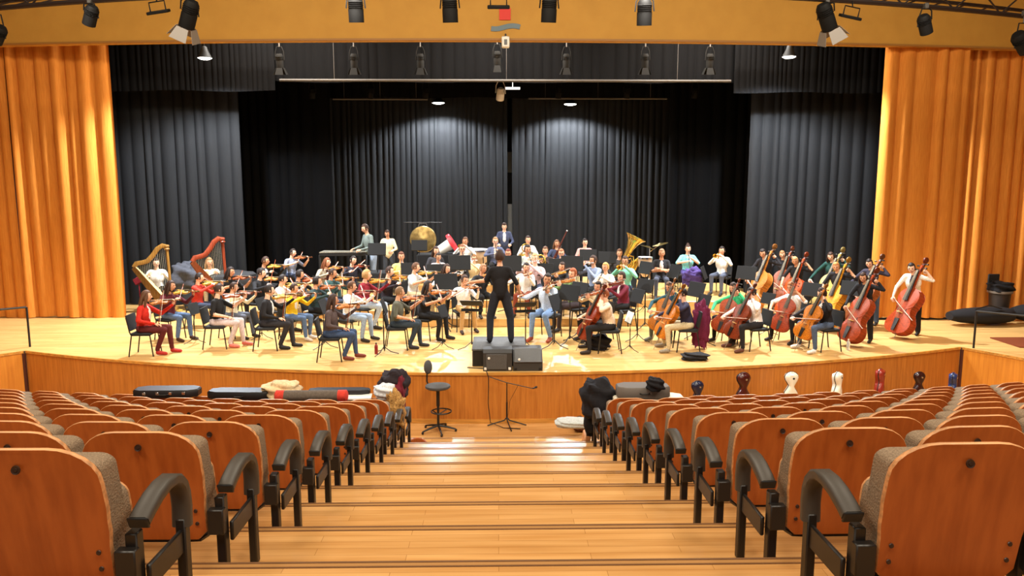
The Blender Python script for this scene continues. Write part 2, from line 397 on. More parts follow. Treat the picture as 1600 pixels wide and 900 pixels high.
# ================================================================== AUDITORIUM SEATS
def rrect(w0, w1, h, r, n=6):     # half-outline helper: shell seen from behind
    pts = []
    # bottom left -> up, notch, shoulders, top corners
    L = [(-w1/2+.05, 0), (-w1/2, .05), (-w1/2-.004, .20), (-w1/2-.012, h*.42), (-w0/2+.004, h*.50), (-w0/2, h*.58), (-w0/2+.004, h-r*1.05)]
    for i in range(1, n+1):
        a = math.pi-(math.pi/2)*i/n; L.append((-w0/2+r*1.25+r*1.25*math.cos(a)+.004, h-r+r*math.sin(a)))
    return L+[(-a, c) for a, c in L[::-1]]
def slab(poly, y0, y1, tilt, zb, inset, curve=.0):
    # thick panel in xz plane; crown (inset) on both faces; bends back by tilt
    b = MB(); n = len(poly); cx = 0; cz = sum(p[1] for p in poly)/n; vs = []
    def P(px, pz, y): return (px, y-pz*tilt-curve*(px/.3)**2, zb+pz)
    def ins(f): return [((p[0])*f, cz+(p[1]-cz)*f) for p in poly]
    rings = [(ins(1-inset), y0), (poly, y0+.006), (poly, y1-.006), (ins(1-inset), y1)]
    for pl, y in rings: vs += [P(a, c, y) for a, c in pl]
    fs = []; ms = []
    for k in range(3):
        for i in range(n): fs.append((k*n+i, k*n+(i+1) % n, (k+1)*n+(i+1) % n, (k+1)*n+i)[::-1]); ms.append(1)
    fs.append(tuple(range(n))); ms.append(0)
    fs.append(tuple(range(3*n, 4*n))[::-1]); ms.append(0)
    b.v = vs; b.f = fs; b.m = ms
    return b
SW = .62
shell = rrect(.612, .58, .63, .15)
SH0 = .325; TILT = .16
p_shell = slab(shell, .083, .110, TILT, SH0, .012, -.012)
cush = [(x*.985, z*.89+.01) for x, z in rrect(.60, .57, .60, .05)]
p_cush = slab(cush, .118, .245, TILT, SH0+.015, .05)
pan = rrect(.50, .48, .40, .07)
p_pan = slab(pan, .27, .36, .10, SH0-.02, .05)
p_panback = slab([(x, z*1.02) for x, z in pan], .355, .375, .10, SH0-.03, .02)
b = MB(); b.band([(0, .10, SH0-.005), (0, .22, SH0-.03), (0, .34, SH0-.02)], (1, 0, 0), .50, .02); p_under = b
arm = MB(); arm.band([(0, .475, .42), (0, .482, .51), (0, .475, .575), (0, .455, .625), (0, .42, .660), (0, .37, .680), (0, .30, .682), (0, .22, .668), (0, .14, .640), (0, .09, .617)], (1, 0, 0), .082, .052)
armcap = MB(); armcap.box((0, .083, .615), (.084, .012, .056), R=Matrix.Rotation(.42, 3, 'X'), b=.008)
fpost = MB(); fpost.box((0, .475, .23), (.045, .055, .46), b=.006)
rpost = MB(); rpost.box((0, .13, .28), (.05, .06, .56), b=.006)
beam = MB(); beam.box((0, .30, .355), (.022, .33, .11), b=.006)
bolt = MB(); bolt.lathe([(0, .008), (.014, .006), (.016, 0)], 10, M=Matrix.Translation((0, .33, .36)) @ Matrix.Rotation(math.pi/2, 4, 'Y'))
bolt.lathe([(0, .008), (.014, .006), (.016, 0)], 10, M=Matrix.Translation((0, .33, .36)) @ Matrix.Rotation(-math.pi/2, 4, 'Y'))
capm = MB(); capm.lathe([(0, .006), (.009, .006), (.010, .003), (.014, .003), (.021, .006), (.023, 0)], 14, M=Matrix.Rotation(math.pi/2, 4, 'X'))
scr = MB(); scr.lathe([(0, .004), (.009, .003), (.011, 0)], 8, M=Matrix.Rotation(math.pi/2, 4, 'X'))
M_HOLE = mat('dark cap', (48, 30, 22), .4)
def onshell(px, pz): return Matrix.Translation((px, .081-pz*TILT+.012*(px/.3)**2, SH0+pz)) @ Matrix.Rotation(-math.atan(TILT), 4, 'X')
ms = dict(shell=p_shell.mesh('back_shell', [M_SHELL, M_SHELLE], True, 35), cush=p_cush.mesh('back_cushion', [M_CUSH, M_CUSH]), pan=p_pan.mesh('seat_pad', [M_CUSH, M_CUSH]),
          panb=p_panback.mesh('seat_underside', [M_SHELL, M_SHELLE]), under=p_under.mesh('hinge_cover', M_METAL), arm=arm.mesh('armrest', M_ARM, True, 50), armcap=armcap.mesh('armrest_cap', M_BLACK),
          fp=fpost.mesh('front_post', M_METAL), rp=rpost.mesh('rear_post', M_METAL), beam=beam.mesh('side_plate', M_METAL), bolt=bolt.mesh('bolt', M_CHROME),
          cap=capm.mesh('button_cap', M_HOLE), scr=scr.mesh('screw', M_HOLE))
brm = {}
for sd in (-1, 1):
    b = MB(); b.box((sd*.345, .085, .435), (.085, .05, .14), b=.006); brm[sd] = b.mesh('bracket', M_METAL)
    b = MB(); b.box((sd*.312, .085, .435), (.034, .05, .14), b=.006); brm[2*sd] = b.mesh('bracket', M_METAL)
ORD = ['first', 'second', 'third', 'fourth', 'fifth', 'sixth', 'seventh', 'eighth', 'ninth', 'tenth', 'eleventh', 'twelfth', 'thirteenth']
SX0 = 1.835; SP = .66
SEATS = {}
for row in range(-1, 9):
    yb = D0+row*PIT
    for side in (-1, 1):
        for k in range(13):
            X = side*(SX0+SP*k); Y = yb+bow(X)+.03
            lim = (X*side-.45)/(Y+.2)*F
            if lim > (800+22 if side > 0 else 800-22)+25: break
            rz = -side*math.atan(max(0, abs(X)-1.42)/RC)*-1
            z = zN(row+1)
            lab = 'wooden-backed theatre seat, %s block, %s row from the camera, %s from the aisle' % ('left' if side < 0 else 'right', ORD[row+1], ORD[k])
            t = link('theatre_seat', None, None, TR((X, Y, z), rz)); tag(t, lab, 'seat', 'auditorium seats, %s block' % ('left' if side < 0 else 'right'))
            SEATS[(row, side, k)] = t
            near = row < 5
            sh = link('back_shell', ms['shell'], t)
            link('back_cushion', ms['cush'], t); link('seat_pad', ms['pan'], t)
            if near:
                link('button_cap', ms['cap'], sh, onshell(0.02*random.uniform(-1, 1), .545) @ Matrix.Scale(.8, 4))
                for sx in (-1, 1):
                    for dz in (.10, .175): link('screw', ms['scr'], sh, onshell(sx*.245, dz))
            link('seat_underside', ms['panb'], t); link('hinge_cover', ms['under'], t)
            ends = [-side]                       # the aisle-side frame; the next seat brings the other one
            for sd in ends:
                T = Matrix.Translation((sd*.40, 0, 0)) if k == 0 else Matrix.Translation((sd*SP/2, 0, 0)) @ Matrix.Diagonal((.55, 1, 1, 1))
                a = link('armrest', ms['arm'], t, T); link('armrest_cap', ms['armcap'], a)
                link('front_post', ms['fp'], t, T); link('rear_post', ms['rp'], t, T @ Matrix.Translation((-sd*.045 if k == 0 else 0, 0, 0)))
                sp = link('side_plate', ms['beam'], t, T)
                if near: link('bolt', ms['bolt'], sp)
                link('bracket', brm[sd if k == 0 else 2*sd], t)
# ================================================================== INSTRUMENTS
def outline(L, W):
    pr = [(0, .0), (.008, .16), (.03, .30), (.07, .405), (.13, .475), (.20, .5), (.27, .485), (.33, .435), (.37, .385), (.385, .395), (.40, .36), (.45, .315), (.50, .30), (.55, .305), (.59, .33), (.605, .36), (.62, .345), (.66, .375), (.72, .41), (.79, .415), (.86, .385), (.92, .31), (.965, .2), (.99, .1), (1, .06)]
    return [(w*W, t*L) for t, w in pr]
def fiddle(L, W, dep, neck, fb, arch, nstr=4, pin=0, kind='violin'):
    # body from y=0 (tail) to y=L, neck to L+neck; front is +Z
    hl = outline(L, W); poly = hl+[(-a, c) for a, c in hl[::-1][:-1]]; n = len(poly); cy = L*.45
    body = MB(); vs = []
    def ring(f, z, dy=0): return [(a*f, cy+(c-cy)*f, z) for a, c in poly]
    rs = [ring(.35, -dep/2-arch*.9), ring(.75, -dep/2-arch*.6), ring(1, -dep/2), ring(1.02, -dep/2+.002), ring(.985, -dep/2+.006), ring(.985, dep/2-.006), ring(1.02, dep/2-.002), ring(1, dep/2), ring(.75, dep/2+arch*.6), ring(.35, dep/2+arch)]
    fs = []
    for r in rs: vs += r
    for k in range(len(rs)-1):
        for i in range(n): fs.append((k*n+i, k*n+(i+1) % n, (k+1)*n+(i+1) % n, (k+1)*n+i))
    fs.append(tuple(range(n))[::-1]); fs.append(tuple(range((len(rs)-1)*n, len(rs)*n)))
    body.add(vs, fs)
    s = L/.36
    zt = dep/2+arch
    fh = MB()
    for sx in (-1, 1):
        fh.tube([(sx*.155*W, L*.52, zt-arch*.25), (sx*.17*W, L*.47, zt-arch*.3), (sx*.2*W, L*.40, zt-arch*.38), (sx*.235*W, L*.34, zt-arch*.5), (sx*.25*W, L*.32, zt-arch*.5)], [.004*s, .0035*s, .003*s, .0035*s, .004*s], 6, flat=(1, 1))
    nk = MB(); nk.tube([(0, L*.97, dep*.25), (0, L*1.02, dep*.40), (0, L+neck*.55, dep*.45), (0, L+neck*.75, dep*.42)], [.016*s, .012*s, .010*s, .011*s], 8)
    fbm = MB(); fbm.prism([(-.012*s, L+neck*.55), (.012*s, L+neck*.55), (.02*s, L*.70), (-.02*s, L*.70)], zt+.004*s, zt+.012*s, M=Matrix.Translation((0, 0, 0)))
    sc = MB()
    y0 = L+neck*.55
    sc.tube([(0, y0, dep*.45), (0, y0+neck*.2, dep*.32), (0, y0+neck*.33, dep*.15)], [.013*s, .012*s, .010*s], 8)
    cyl = y0+neck*.40; pts = []
    for i in range(15):
        a = -1.6+i*.62; r = .022*s*(1-i/17); pts.append((0, cyl+r*math.sin(a)*1.0, dep*.12+.006*s+r*math.cos(a)))
    sc.tube(pts, [.010*s]*10+[.012*s]*5, 7)
    pg = MB()
    for i in range(4):
        sx = 1 if i % 2 else -1; yy = y0+neck*(.06+.065*i)
        pg.tube([(-sx*.014*s, yy, dep*.38), (sx*.03*s, yy, dep*.38), (sx*.034*s, yy, dep*.38), (sx*.045*s, yy, dep*.38)], [.003*s, .003*s, .007*s, .006*s], 6)
    br = MB(); br.prism([(-.021*s, 0), (.021*s, 0), (.014*s, .028*s), (-.014*s, .028*s)], -.003*s, .003*s, M=Matrix.Translation((0, L*.43, zt-.002)) @ Matrix.Rotation(math.pi/2, 4, 'X'))
    tp = MB(); tp.prism([(-.012*s, L*.03), (.012*s, L*.03), (.02*s, L*.30), (-.02*s, L*.30)], zt+.004*s, zt+.010*s)
    st = MB()
    for i in range(nstr):
        q = (i-1.5)*.0065*s
        st.tube([(q, L*.28, zt+.010*s), (q*1.25, L*.43, zt+.028*s), (q*.6, L+neck*.55, zt+.012*s)], .0011*s, 4)
    ps = [part('body', body, varnish((150, 60, 26)), 'v', sub=[part('sound_hole', fh, M_EBONY)], ang=50), part('neck', nk, varnish((150, 60, 26)), 'v'), part('fingerboard', fbm, M_EBONY), part('scroll', sc, varnish((110, 46, 22)), 'v2'),
          part('tuning_peg', pg, M_EBONY), part('bridge', br, mat('maple bridge', (214, 168, 104), .6)), part('tailpiece', tp, M_EBONY), part('string', st, M_STR)]
    if pin:
        b = MB(); b.tube([(0, .01, 0), (0, -pin, 0)], [.007*s if s < 2.6 else .012, .004], 6); ps.append(part('endpin', b, M_STR))
    if kind == 'violin':
        b = MB(); b.ell((.035*s, .035*s, zt+.006), (.028*s, .02*s, .007*s), 10, 5); ps.append(part('chin_rest', b, M_EBONY))
    return ps
VIOLIN = fiddle(.36, .215, .034, .235, 0, .012)
CELLO = fiddle(.75, .44, .115, .47, 0, .022, pin=.30, kind='cello')
BASS = fiddle(1.12, .68, .20, .74, 0, .035, pin=.12, kind='bass')
def bowp(L, s=1.):
    st = MB(); st.tube([(0, 0, 0), (0, L*.3, -.006), (0, L*.7, -.006), (0, L*.985, .004), (0, L, .022)], [.0065*s, .006*s, .0055*s, .005*s, .005*s], 6)
    hr = MB(); hr.box((0, L*.52, .022), (.009*s, L*.94, .003))
    fr = MB(); fr.box((0, .045, .012), (.013, .045, .024), b=.003)
    return [part('stick', st, M_STICK, 's'), part('bow_hair', hr, M_HAIRB), part('frog', fr, M_EBONY)]
BOWV = bowp(.74, 1.1); BOWC = bowp(.71, 1.4); BOWB = bowp(.74, 1.7)
def clar():
    b = MB(); b.tube([(0, 0, 0), (0, .05, 0), (0, .07, 0), (0, .56, 0), (0, .62, 0), (0, .66, 0)], [.007, .011, .014, .015, .022, .036], 10)
    k = MB()
    for i in range(9): k.tube([(-.012, .14+i*.045, .014), (.012, .14+i*.045, .018)], .005, 5)
    return [part('body', b, M_EBONY, 'v'), part('keywork', k, M_SILV)]
def flute():
    b = MB(); b.tube([(0, -.06, 0), (0, .61, 0)], .0115, 10); k = MB()
    for i in range(10): k.ell((0, .18+i*.038, .012), (.010, .012, .006), 6, 4)
    return [part('tube', b, M_SILV, 'v'), part('keywork', k, M_SILV)]
def trumpet():
    b = MB(); b.tube([(0, 0, 0), (0, .02, 0)], [.013, .006], 8); b.tube([(0, .02, 0), (0, .30, 0)], .007, 8)
    b.tube([(0, .30, 0)]+[(0, .30+.045*math.sin(a), -.045+.045*math.cos(a)) for a in (.5, 1, 1.57, 2.1, 2.6, 3.14)]+[(0, .12, -.09)], .007, 8)
    b.tube([(0, .08, -.045), (0, .34, -.045)], .008, 8); bl = MB(); bl.tube([(0, .30, -.0), (0, .38, 0), (0, .44, 0), (0, .475, 0), (0, .49, 0)], [.010, .014, .024, .045, .062], 14, cap=False)
    v = MB()
    for i in range(3): v.tube([(0, .17+i*.028, -.11), (0, .17+i*.028, .05)], .011, 8)
    return [part('tubing', b, M_BRASS), part('bell', bl, M_BRASS), part('valve', v, M_BRASS)]
def horn():
    b = MB(); pts = []
    for i in range(26): a = i*.5; r = .135-.0015*i; pts.append((r*math.cos(a), .02*math.sin(i*.9)-.02+i*.001, r*math.sin(a)))
    b.tube(pts, .010, 7); bl = MB(); bl.tube([(.12, 0, .05), (.14, .0, -.05), (.12, .02, -.14), (.05, .05, -.22), (-.03, .08, -.27), (-.09, .10, -.30)], [.012, .016, .025, .05, .10, .15], 14, cap=False)
    v = MB()
    for i in range(3): v.lathe([(0, .03), (.02, .03), (.02, -.03), (0, -.03)], 8, M=Matrix.Translation((-.03+.045*i, 0, .02)) @ Matrix.Rotation(math.pi/2, 4, 'X'))
    return [part('tubing', b, M_BRASS), part('bell', bl, M_BRASS), part('valve', v, M_BRASS)]
def bassoon():
    b = MB(); b.tube([(0, 0, 0), (0, 1.32, 0)], [.026, .018], 10); b.tube([(.04, .0, 0), (.04, .72, 0)], .02, 8)
    b.tube([(0, -.01, 0), (.02, -.03, 0), (.04, -.01, 0)], .025, 8); c = MB(); c.tube([(.04, .72, 0), (.04, .80, .02), (.0, .82, .14), (-.02, .76, .22)], .005, 6)
    k = MB()
    for i in range(8): k.tube([(-.01, .2+i*.09, .03), (.03, .2+i*.09, .03)], .007, 5)
    r = MB(); r.tube([(0, 1.30, 0), (0, 1.325, 0)], .024, 10)
    return [part('joint', b, varnish((96, 34, 22)), 'v'), part('crook', c, M_SILV), part('keywork', k, M_SILV), part('bell_ring', r, M_WHITE)]
def tuba():
    bl = MB(); bl.lathe([(.05, 0), (.06, .25), (.085, .45), (.13, .60), (.20, .70), (.245, .735), (.25, .745), (.235, .735), (.19, .69), (.12, .58), (.07, .42)], 24, M=Matrix.Translation((0, 0, .30)))
    b = MB(); b.tube([(0, 0, .35), (0, 0, .12), (.06, 0, .0), (.17, 0, -.03), (.27, 0, .05), (.30, 0, .2), (.30, 0, .5), (.26, 0, .6), (.20, 0, .5), (.20, 0, .2)], [.055, .06, .065, .062, .058, .05, .045, .04, .035, .03], 12)
    b.tube([(.16, -.05, .05), (.16, -.05, .5), (.11, -.05, .56), (.07, -.05, .5), (.07, -.05, .1)], .018, 8); b.tube([(.24, -.06, .1), (.24, -.06, .45), (.14, -.08, .62), (.05, -.16, .60)], .016, 8)
    v = MB()
    for i in range(4): v.tube([(.09+i*.04, -.09, .2), (.09+i*.04, -.09, .42)], .016, 8)
    return [part('bell', bl, M_BRASS), part('tubing', b, M_BRASS), part('valve', v, M_BRASS)]
INS = dict(clarinet=clar(), flute=flute(), trumpet=trumpet(), horn=horn(), bassoon=bassoon(), tuba=tuba())
# ---- orchestra chair and music stand
def chairp():
    st = MB(); st.box((0, .0, .455), (.44, .42, .05), b=.02); bk = MB()
    bk.band([(0, .20, .52), (0, .225, .62), (0, .25, .74), (0, .265, .84)], (1, 0, 0), .42, .035)
    ps = [part('seat', st, M_MATTE), part('backrest', bk, M_MATTE)]
    for sx in (-1, 1):
        b = MB(); b.tube([(sx*.20, -.18, .44), (sx*.215, -.23, 0)], .013, 6); ps.append(part('leg', b, M_BLACK))
        b = MB(); b.tube([(sx*.205, .265, .80), (sx*.205, .21, .5), (sx*.205, .18, .43), (sx*.215, .25, 0)], .013, 6); ps.append(part('leg', b, M_BLACK))
    b = MB(); b.tube([(-.2, -.18, .43), (-.2, .18, .43)], .011, 6); b.tube([(.2, -.18, .43), (.2, .18, .43)], .011, 6); ps.append(part('seat_frame', b, M_BLACK))
    return ps
CHAIR = chairp()
def standp(h, flat=.35):
    dk = MB(); R = Matrix.Rotation(-flat, 3, 'X')
    dk.box((0, 0, h), (.45, .012, .30), R=R, b=.004); lp = MB(); lp.box((0, -.035, h-.145), (.45, .06, .012), R=R)
    md = mat('black stand desk', (9, 9, 10), .7, spec=.3); ps = [part('desk', dk, md, 'd', sub=[part('ledge', lp, md, 'd')])]
    b = MB(); b.tube([(0, .02, h-.05), (0, .02, .55)], .010, 6); b.tube([(0, .02, .6), (0, .02, .1)], .014, 6); ps.append(part('pole', b, M_BLACK))
    for i in range(3):
        a = i*2.094+.5; b = MB(); b.tube([(0, .02, .16), (.14*math.cos(a), .02+.14*math.sin(a), .055), (.30*math.cos(a), .02+.30*math.sin(a), .012)], .010, 5); ps.append(part('leg', b, M_BLACK))
    return ps
STAND = {h: standp(h) for h in (.9, 1.0, 1.1)}
STANDFLAT = standp(.95, 1.1)

# ================================================================== PEOPLE
SK, TOP, FORE, CHEST, TRS, SHOE, EYE, LIPM = range(8)
def capsule_mesh(mb, a, c, r0, r1):
    a = Vector(a); c = Vector(c); d = c-a; L = max(d.length, 1e-4); t = d/L
    pts = []; rr = []
    for q in (-1, -.8, -.5, 0): pts.append(a+t*(q*r0)); rr.append(max(r0*math.sqrt(max(0, 1-q*q)), r0*.12))
    for q in (0, .5, .8, 1): pts.append(c+t*(q*r1)); rr.append(max(r1*math.sqrt(max(0, 1-q*q)), r1*.12))
    mb.tube(pts, rr, 14)
def hand(mb, wrist, d, palmn, side, curl=.5):
    # d: finger direction, palmn: direction the palm faces
    d = Vector(d).normalized(); pn = Vector(palmn); pn = (pn-d*pn.dot(d)).normalized(); lat = d.cross(pn)*side; w = Vector(wrist)
    R = Matrix((d, lat, pn)).transposed()
    mb.ell(w+d*.045, (.052, .040, .017), 10, 6, SK, R=R)
    for i, (o, L) in enumerate(((-.030, .062), (-.010, .075), (.010, .082), (.030, .074))):
        p = w+d*.085+lat*o; dd = d.copy(); pts = [p-d*.02]
        for k in range(3):
            pts.append(p.copy()); ang = curl*(.6+.5*k); dd = (d*math.cos(curl*(k+1)*.75)+pn*math.sin(curl*(k+1)*.75)).normalized(); p = p+dd*(L*(.45, .32, .23)[k])
        pts.append(p); mb.tube(pts, [.0095, .0095, .009, .008, .006], 6, SK)
    p = w+d*.025+lat*.036
    mb.tube([p-lat*.012, p+lat*.012+d*.02+pn*.006, p+lat*.014+d*.045+pn*.018, p+lat*.008+d*.062+pn*.03], [.012, .011, .0095, .006], 6, SK)
def head(mb, M):
    R = M.to_3x3(); c = M.translation
    def fn(p):
        x, y, z = p
        s = 1.0
        if z < -.2: s = 1-.36*((-z-.2)/.8)**1.2
        X = x*.074*s; Y = y*.094*(1-.15*max(0, -z-.2)); Z = z*.118
        if y < 0:
            Y += .010*max(0, -y)*(1-abs(x))
            Y -= .026*math.exp(-(x/.16)**2-((z+.12)/.14)**2)+.012*math.exp(-(x/.14)**2-((z-.02)/.16)**2)      # nose
            Y -= .010*math.exp(-(x/.35)**2-((z+.78)/.15)**2)                                                    # chin
            Y -= .006*math.exp(-(x/.28)**2-((z+.45)/.10)**2)                                                    # lips
            for e in (-.42, .42): Y += .010*math.exp(-((x-e)/.18)**2-((z-.07)/.12)**2)                          # sockets
            Y -= .005*math.exp(-(x/.6)**2-((z-.22)/.08)**2)                                                     # brow
        return Vector((X, Y, Z))
    mb.ell(c, None, 28, 20, SK, R=R, fn=fn)
    for sx in (-1, 1):
        mb.ell(c+R @ Vector((sx*.031, -.0745, .009)), (.0115, .008, .0075), 8, 6, EYE, R=R)
        mb.ell(c+R @ Vector((sx*.032, -.083, .030)), (.017, .006, .0035), 8, 4, EYE, R=R)
        mb.ell(c+R @ Vector((sx*.077, .008, -.008)), (.010, .018, .030), 8, 6, SK, R=R)
    mb.ell(c+R @ Vector((0, -.088, -.056)), (.022, .008, .0065), 10, 5, LIPM, R=R)
def seated_base(lean=.0, spread=.12, feet=((-.14, -.46), (.14, -.46)), hipw=.095):
    P = []
    hz_ = .53
    P += [('ell', (0, .02, hz_+.01), (.175, .135, .115), TRS), ('cap', (0, .01, .60), (0, .01-lean*.4, .72), .135, .13, TOP), ('ell', (0, .0-lean*.8, .84), (.178, .122, .20), TOP),
          ('ell', (0, -.075-lean*.8, .84), (.062, .062, .16), CHEST), ('cap', (-.14, .01-lean, .965), (.14, .01-lean, .965), .068, .068, TOP), ('cap', (0, .0-lean, 1.0), (0, -.02-lean, 1.10), .055, .05, SK)]
    for sx, (fx, fy) in zip((-1, 1), feet):
        kx = sx*spread
        P += [('cap', (sx*hipw, .0, hz_), (kx, -.44, .535), .088, .066, TRS), ('cap', (kx, -.44, .53), (fx, fy+.03, .12), .062, .045, TRS), ('cap', (fx, fy+.02, .055), (fx*1.08, fy-.14, .038), .046, .036, SHOE)]
    return P
def standing_base(lean=.0, feet=((-.12, .0), (.12, .0)), bend=.0):
    P = [('ell', (0, .02, .95), (.17, .125, .12), TRS), ('cap', (0, .01, .97), (0, -lean*.4, 1.14), .148, .145, TOP), ('ell', (0, -lean*.8, 1.27), (.18, .122, .20), TOP), ('ell', (0, -.075-lean*.8, 1.27), (.062, .062, .16), CHEST),
         ('cap', (-.145, .01-lean, 1.395), (.145, .01-lean, 1.395), .068, .068, TOP), ('cap', (0, -lean, 1.43), (0, -.02-lean*1.15, 1.53), .055, .05, SK)]
    for sx, (fx, fy) in zip((-1, 1), feet):
        P += [('cap', (sx*.09, .01, .92), (fx*.95, fy-.02-bend, .50), .100, .078, TRS), ('cap', (fx*.95, fy-.02-bend, .50), (fx, fy+.03, .11), .074, .062, TRS), ('cap', (fx, fy+.04, .055), (fx*1.12, fy-.13, .038), .046, .036, SHOE)]
    return P
def armp(P, sh, el, wr, r=1.):
    P += [('cap', sh, el, .058*r, .045*r, TOP), ('cap', el, wr, .043*r, .029*r, FORE)]
POSES = {}
def pose(key, prims, headM, hands, inst=None, bow=None, seat=True):
    POSES[key] = dict(p=prims, h=headM, hands=hands, inst=inst, bow=bow, seat=seat, mesh=None)
def HM(x, y, z, yaw=0, pit=0, roll=0): return Matrix.Translation((x, y, z)) @ Matrix.Rotation(yaw, 4, 'Z') @ Matrix.Rotation(pit, 4, 'X') @ Matrix.Rotation(roll, 4, 'Y')
def Vv(*a): return Vector(a)
# violins: v_play (mid bow), v_up (bow arm high), v_rest (bow upright on the lap)
for key, rel, rwr, feet in (('v_play', Vv(-.37, -.20, .84), Vv(-.25, -.47, .93), ((-.17, -.42), (.13, -.50))), ('v_up', Vv(-.36, -.28, .92), Vv(-.12, -.46, 1.04), ((-.12, -.50), (.16, -.40))),
                            ('v_rest', Vv(-.28, .0, .74), Vv(-.13, -.26, .655), ((-.10, -.30), (.13, -.50))), ('v_low', Vv(-.40, -.12, .80), Vv(-.46, -.38, .86), ((-.16, -.46), (.2, -.36)))):
    for st in ('', '_st'):
        dz = .42 if st else 0
        if st and key != 'v_play': continue
        P = standing_base(.02) if st else seated_base(.02, .13, feet)
        D = Vv(0, 0, dz)
        sl = Vv(.165, -.01, .965)+D; el = Vv(.27, -.25, .80)+D; wl = Vv(.235, -.50, .985)+D
        armp(P, sl, el, wl); armp(P, Vv(-.165, -.01, .965)+D, rel+D, rwr+D)
        tail = Vv(.075, -.10, 1.055)+D; dirv = Vv(.17, -.55, .015); nrm = Vv(-.28, -.05, 1)
        hd = [(wl, Vv(-.1, -.35, .8), Vv(-.9, .3, .2), 1, .7)]
        cross = tail+dirv.normalized()*.19+Vv(0, 0, .05)
        if key == 'v_rest':
            hd.append((rwr+D, Vv(.1, -1, -.15), Vv(0, 0, -1), -1, .6)); bo = rwr+D+Vv(.01, -.07, -.05); bd = Vv(.05, -.16, 1)
        else:
            hd.append((rwr+D, (cross-rwr-D).normalized()+Vv(0, -.35, .15), Vv(.1, .1, -1), -1, .7)); bo = rwr+D+Vv(.04, -.07, .01); bd = cross-bo
        pose(key+st, P, HM(.025, -.075, 1.195+dz, .38, .10, .16), hd, ('violin', tail, dirv, nrm), ('v', bo, bd, Vv(0, .3, -1) if key != 'v_rest' else Vv(0, -1, 0)), not st)
# cello
P = seated_base(.06, .25, ((-.27, -.44), (.27, -.44)))
ta = Vv(-.03, -.55, .27); dv = Vv(.11, .46, 1.06); fn_ = Vv(.42, -.85, .35)
for key, rel, rwr in (('c_a', Vv(-.40, -.26, .80), Vv(-.36, -.56, .66)), ('c_b', Vv(-.36, -.30, .84), Vv(-.20, -.60, .72))):
    Q = list(P); lw = Vv(.20, -.20, 1.10)
    armp(Q, Vv(.165, -.05, .965), Vv(.40, -.20, .93), lw); armp(Q, Vv(-.165, -.05, .965), rel, rwr)
    cr = ta+dv.normalized()*.40+Vv(0, -.11, .05)
    pose(key, Q, HM(-.05, -.10, 1.19, .1, .18, -.08), [(lw, Vv(-.9, .05, .25), Vv(-.2, .9, .1), 1, 1.0), (rwr, (cr-rwr)+Vv(0, -.2, 0), Vv(0, .2, -1), -1, .7)], ('cello', ta, dv, fn_), ('c', rwr+Vv(.03, -.06, -.01), cr-(rwr+Vv(.03, -.06, -.01)), Vv(0, 1, .2)))
# double bass (standing)
ta = Vv(-.10, -.80, .13); dv = Vv(.34, .70, 1.58); fn_ = Vv(-.45, -.85, .30)
for key, rel, rwr in (('b_a', Vv(-.33, -.22, 1.12), Vv(-.30, -.52, .94)), ('b_b', Vv(-.40, -.20, 1.15), Vv(-.46, -.48, 1.0))):
    Q = standing_base(.16, ((-.17, .12), (.12, .05)), .03)
    lw = Vv(.30, -.16, 1.50)
    armp(Q, Vv(.17, -.15, 1.395), Vv(.42, -.16, 1.34), lw); armp(Q, Vv(-.17, -.15, 1.395), rel, rwr)
    cr = ta+dv.normalized()*.62+Vv(-.08, -.17, .05)
    pose(key, Q, HM(-.03, -.24, 1.60, .15, .30, -.1), [(lw, Vv(-.8, .05, .5), Vv(-.3, .9, .1), 1, 1.0), (rwr, (cr-rwr)+Vv(0, -.2, -.2), Vv(0, .2, -1), -1, .8)], ('bass', ta, dv, fn_), ('b', rwr+Vv(.02, -.07, -.02), cr-(rwr+Vv(.02, -.07, -.02)), Vv(0, 1, .2)), False)
# winds
P = seated_base(.03, .14)
m0 = Vv(0, -.145, 1.135)
def windpose(key, kind, a, c, nrm, t1, t2, offs=.03, base=None, yaw=0, e=(.30, -.10, .80), dz=0, seat=True):
    Q = list(base or P); a = Vector(a); c = Vector(c); d = (c-a); hs = []
    for sx, t in ((1, t1), (-1, t2)):
        w = a+d*t+Vv(sx*.065, .05, -.03)
        armp(Q, Vv(sx*.165, -.02, .965+dz), Vv(sx*e[0], e[1], e[2]+dz), w)
        hs.append((w, Vv(-sx*.6, -.35, .35), Vv(-sx*.5, -.2, -.1), sx, .8))
    pose(key, Q, HM(0, -.06, 1.195+dz, yaw, .08), hs, (kind, a, d, nrm), None, seat)
windpose('clarinet', 'clarinet', m0, Vv(0, -.50, .74), Vv(0, -.8, .6), .38, .62)
windpose('trumpet', 'trumpet', m0, Vv(0, -.62, 1.10), Vv(0, 0, 1), .45, .40, e=(.30, -.16, .84))
windpose('horn', 'horn', Vv(-.10, -.26, .98), Vv(-.10, -.27, .88), Vv(0, -1, 0), .1, .6, e=(.28, -.05, .76))
windpose('bassoon', 'bassoon', Vv(-.30, -.16, .42), Vv(.22, -.22, 1.50), Vv(0, -1, 0), .58, .32, e=(.30, -.06, .76))
windpose('tuba', 'tuba', Vv(-.12, -.30, .58), Vv(-.12, -.30, .68), Vv(0, 0, 1), .0, .6, e=(.32, -.08, .78))
Q = list(P); a = m0+Vv(.03, 0, .01); c = Vv(-.57, -.20, 1.08)
w1 = a+(c-a)*.30+Vv(.02, -.04, -.05); w2 = a+(c-a)*.62+Vv(0, .05, -.04)
armp(Q, Vv(.165, -.02, .965), Vv(.22, -.24, .80), w1); armp(Q, Vv(-.165, -.02, .965), Vv(-.40, -.06, .86), w2)
pose('flute', Q, HM(0, -.06, 1.195, -.25, .05), [(w1, Vv(-.6, .2, .5), Vv(0, .8, .2), 1, .9), (w2, Vv(-.2, -.8, .3), Vv(0, -.2, -.8), -1, .8)], ('flute', a, c-a, Vv(0, -.5, 1)), None)
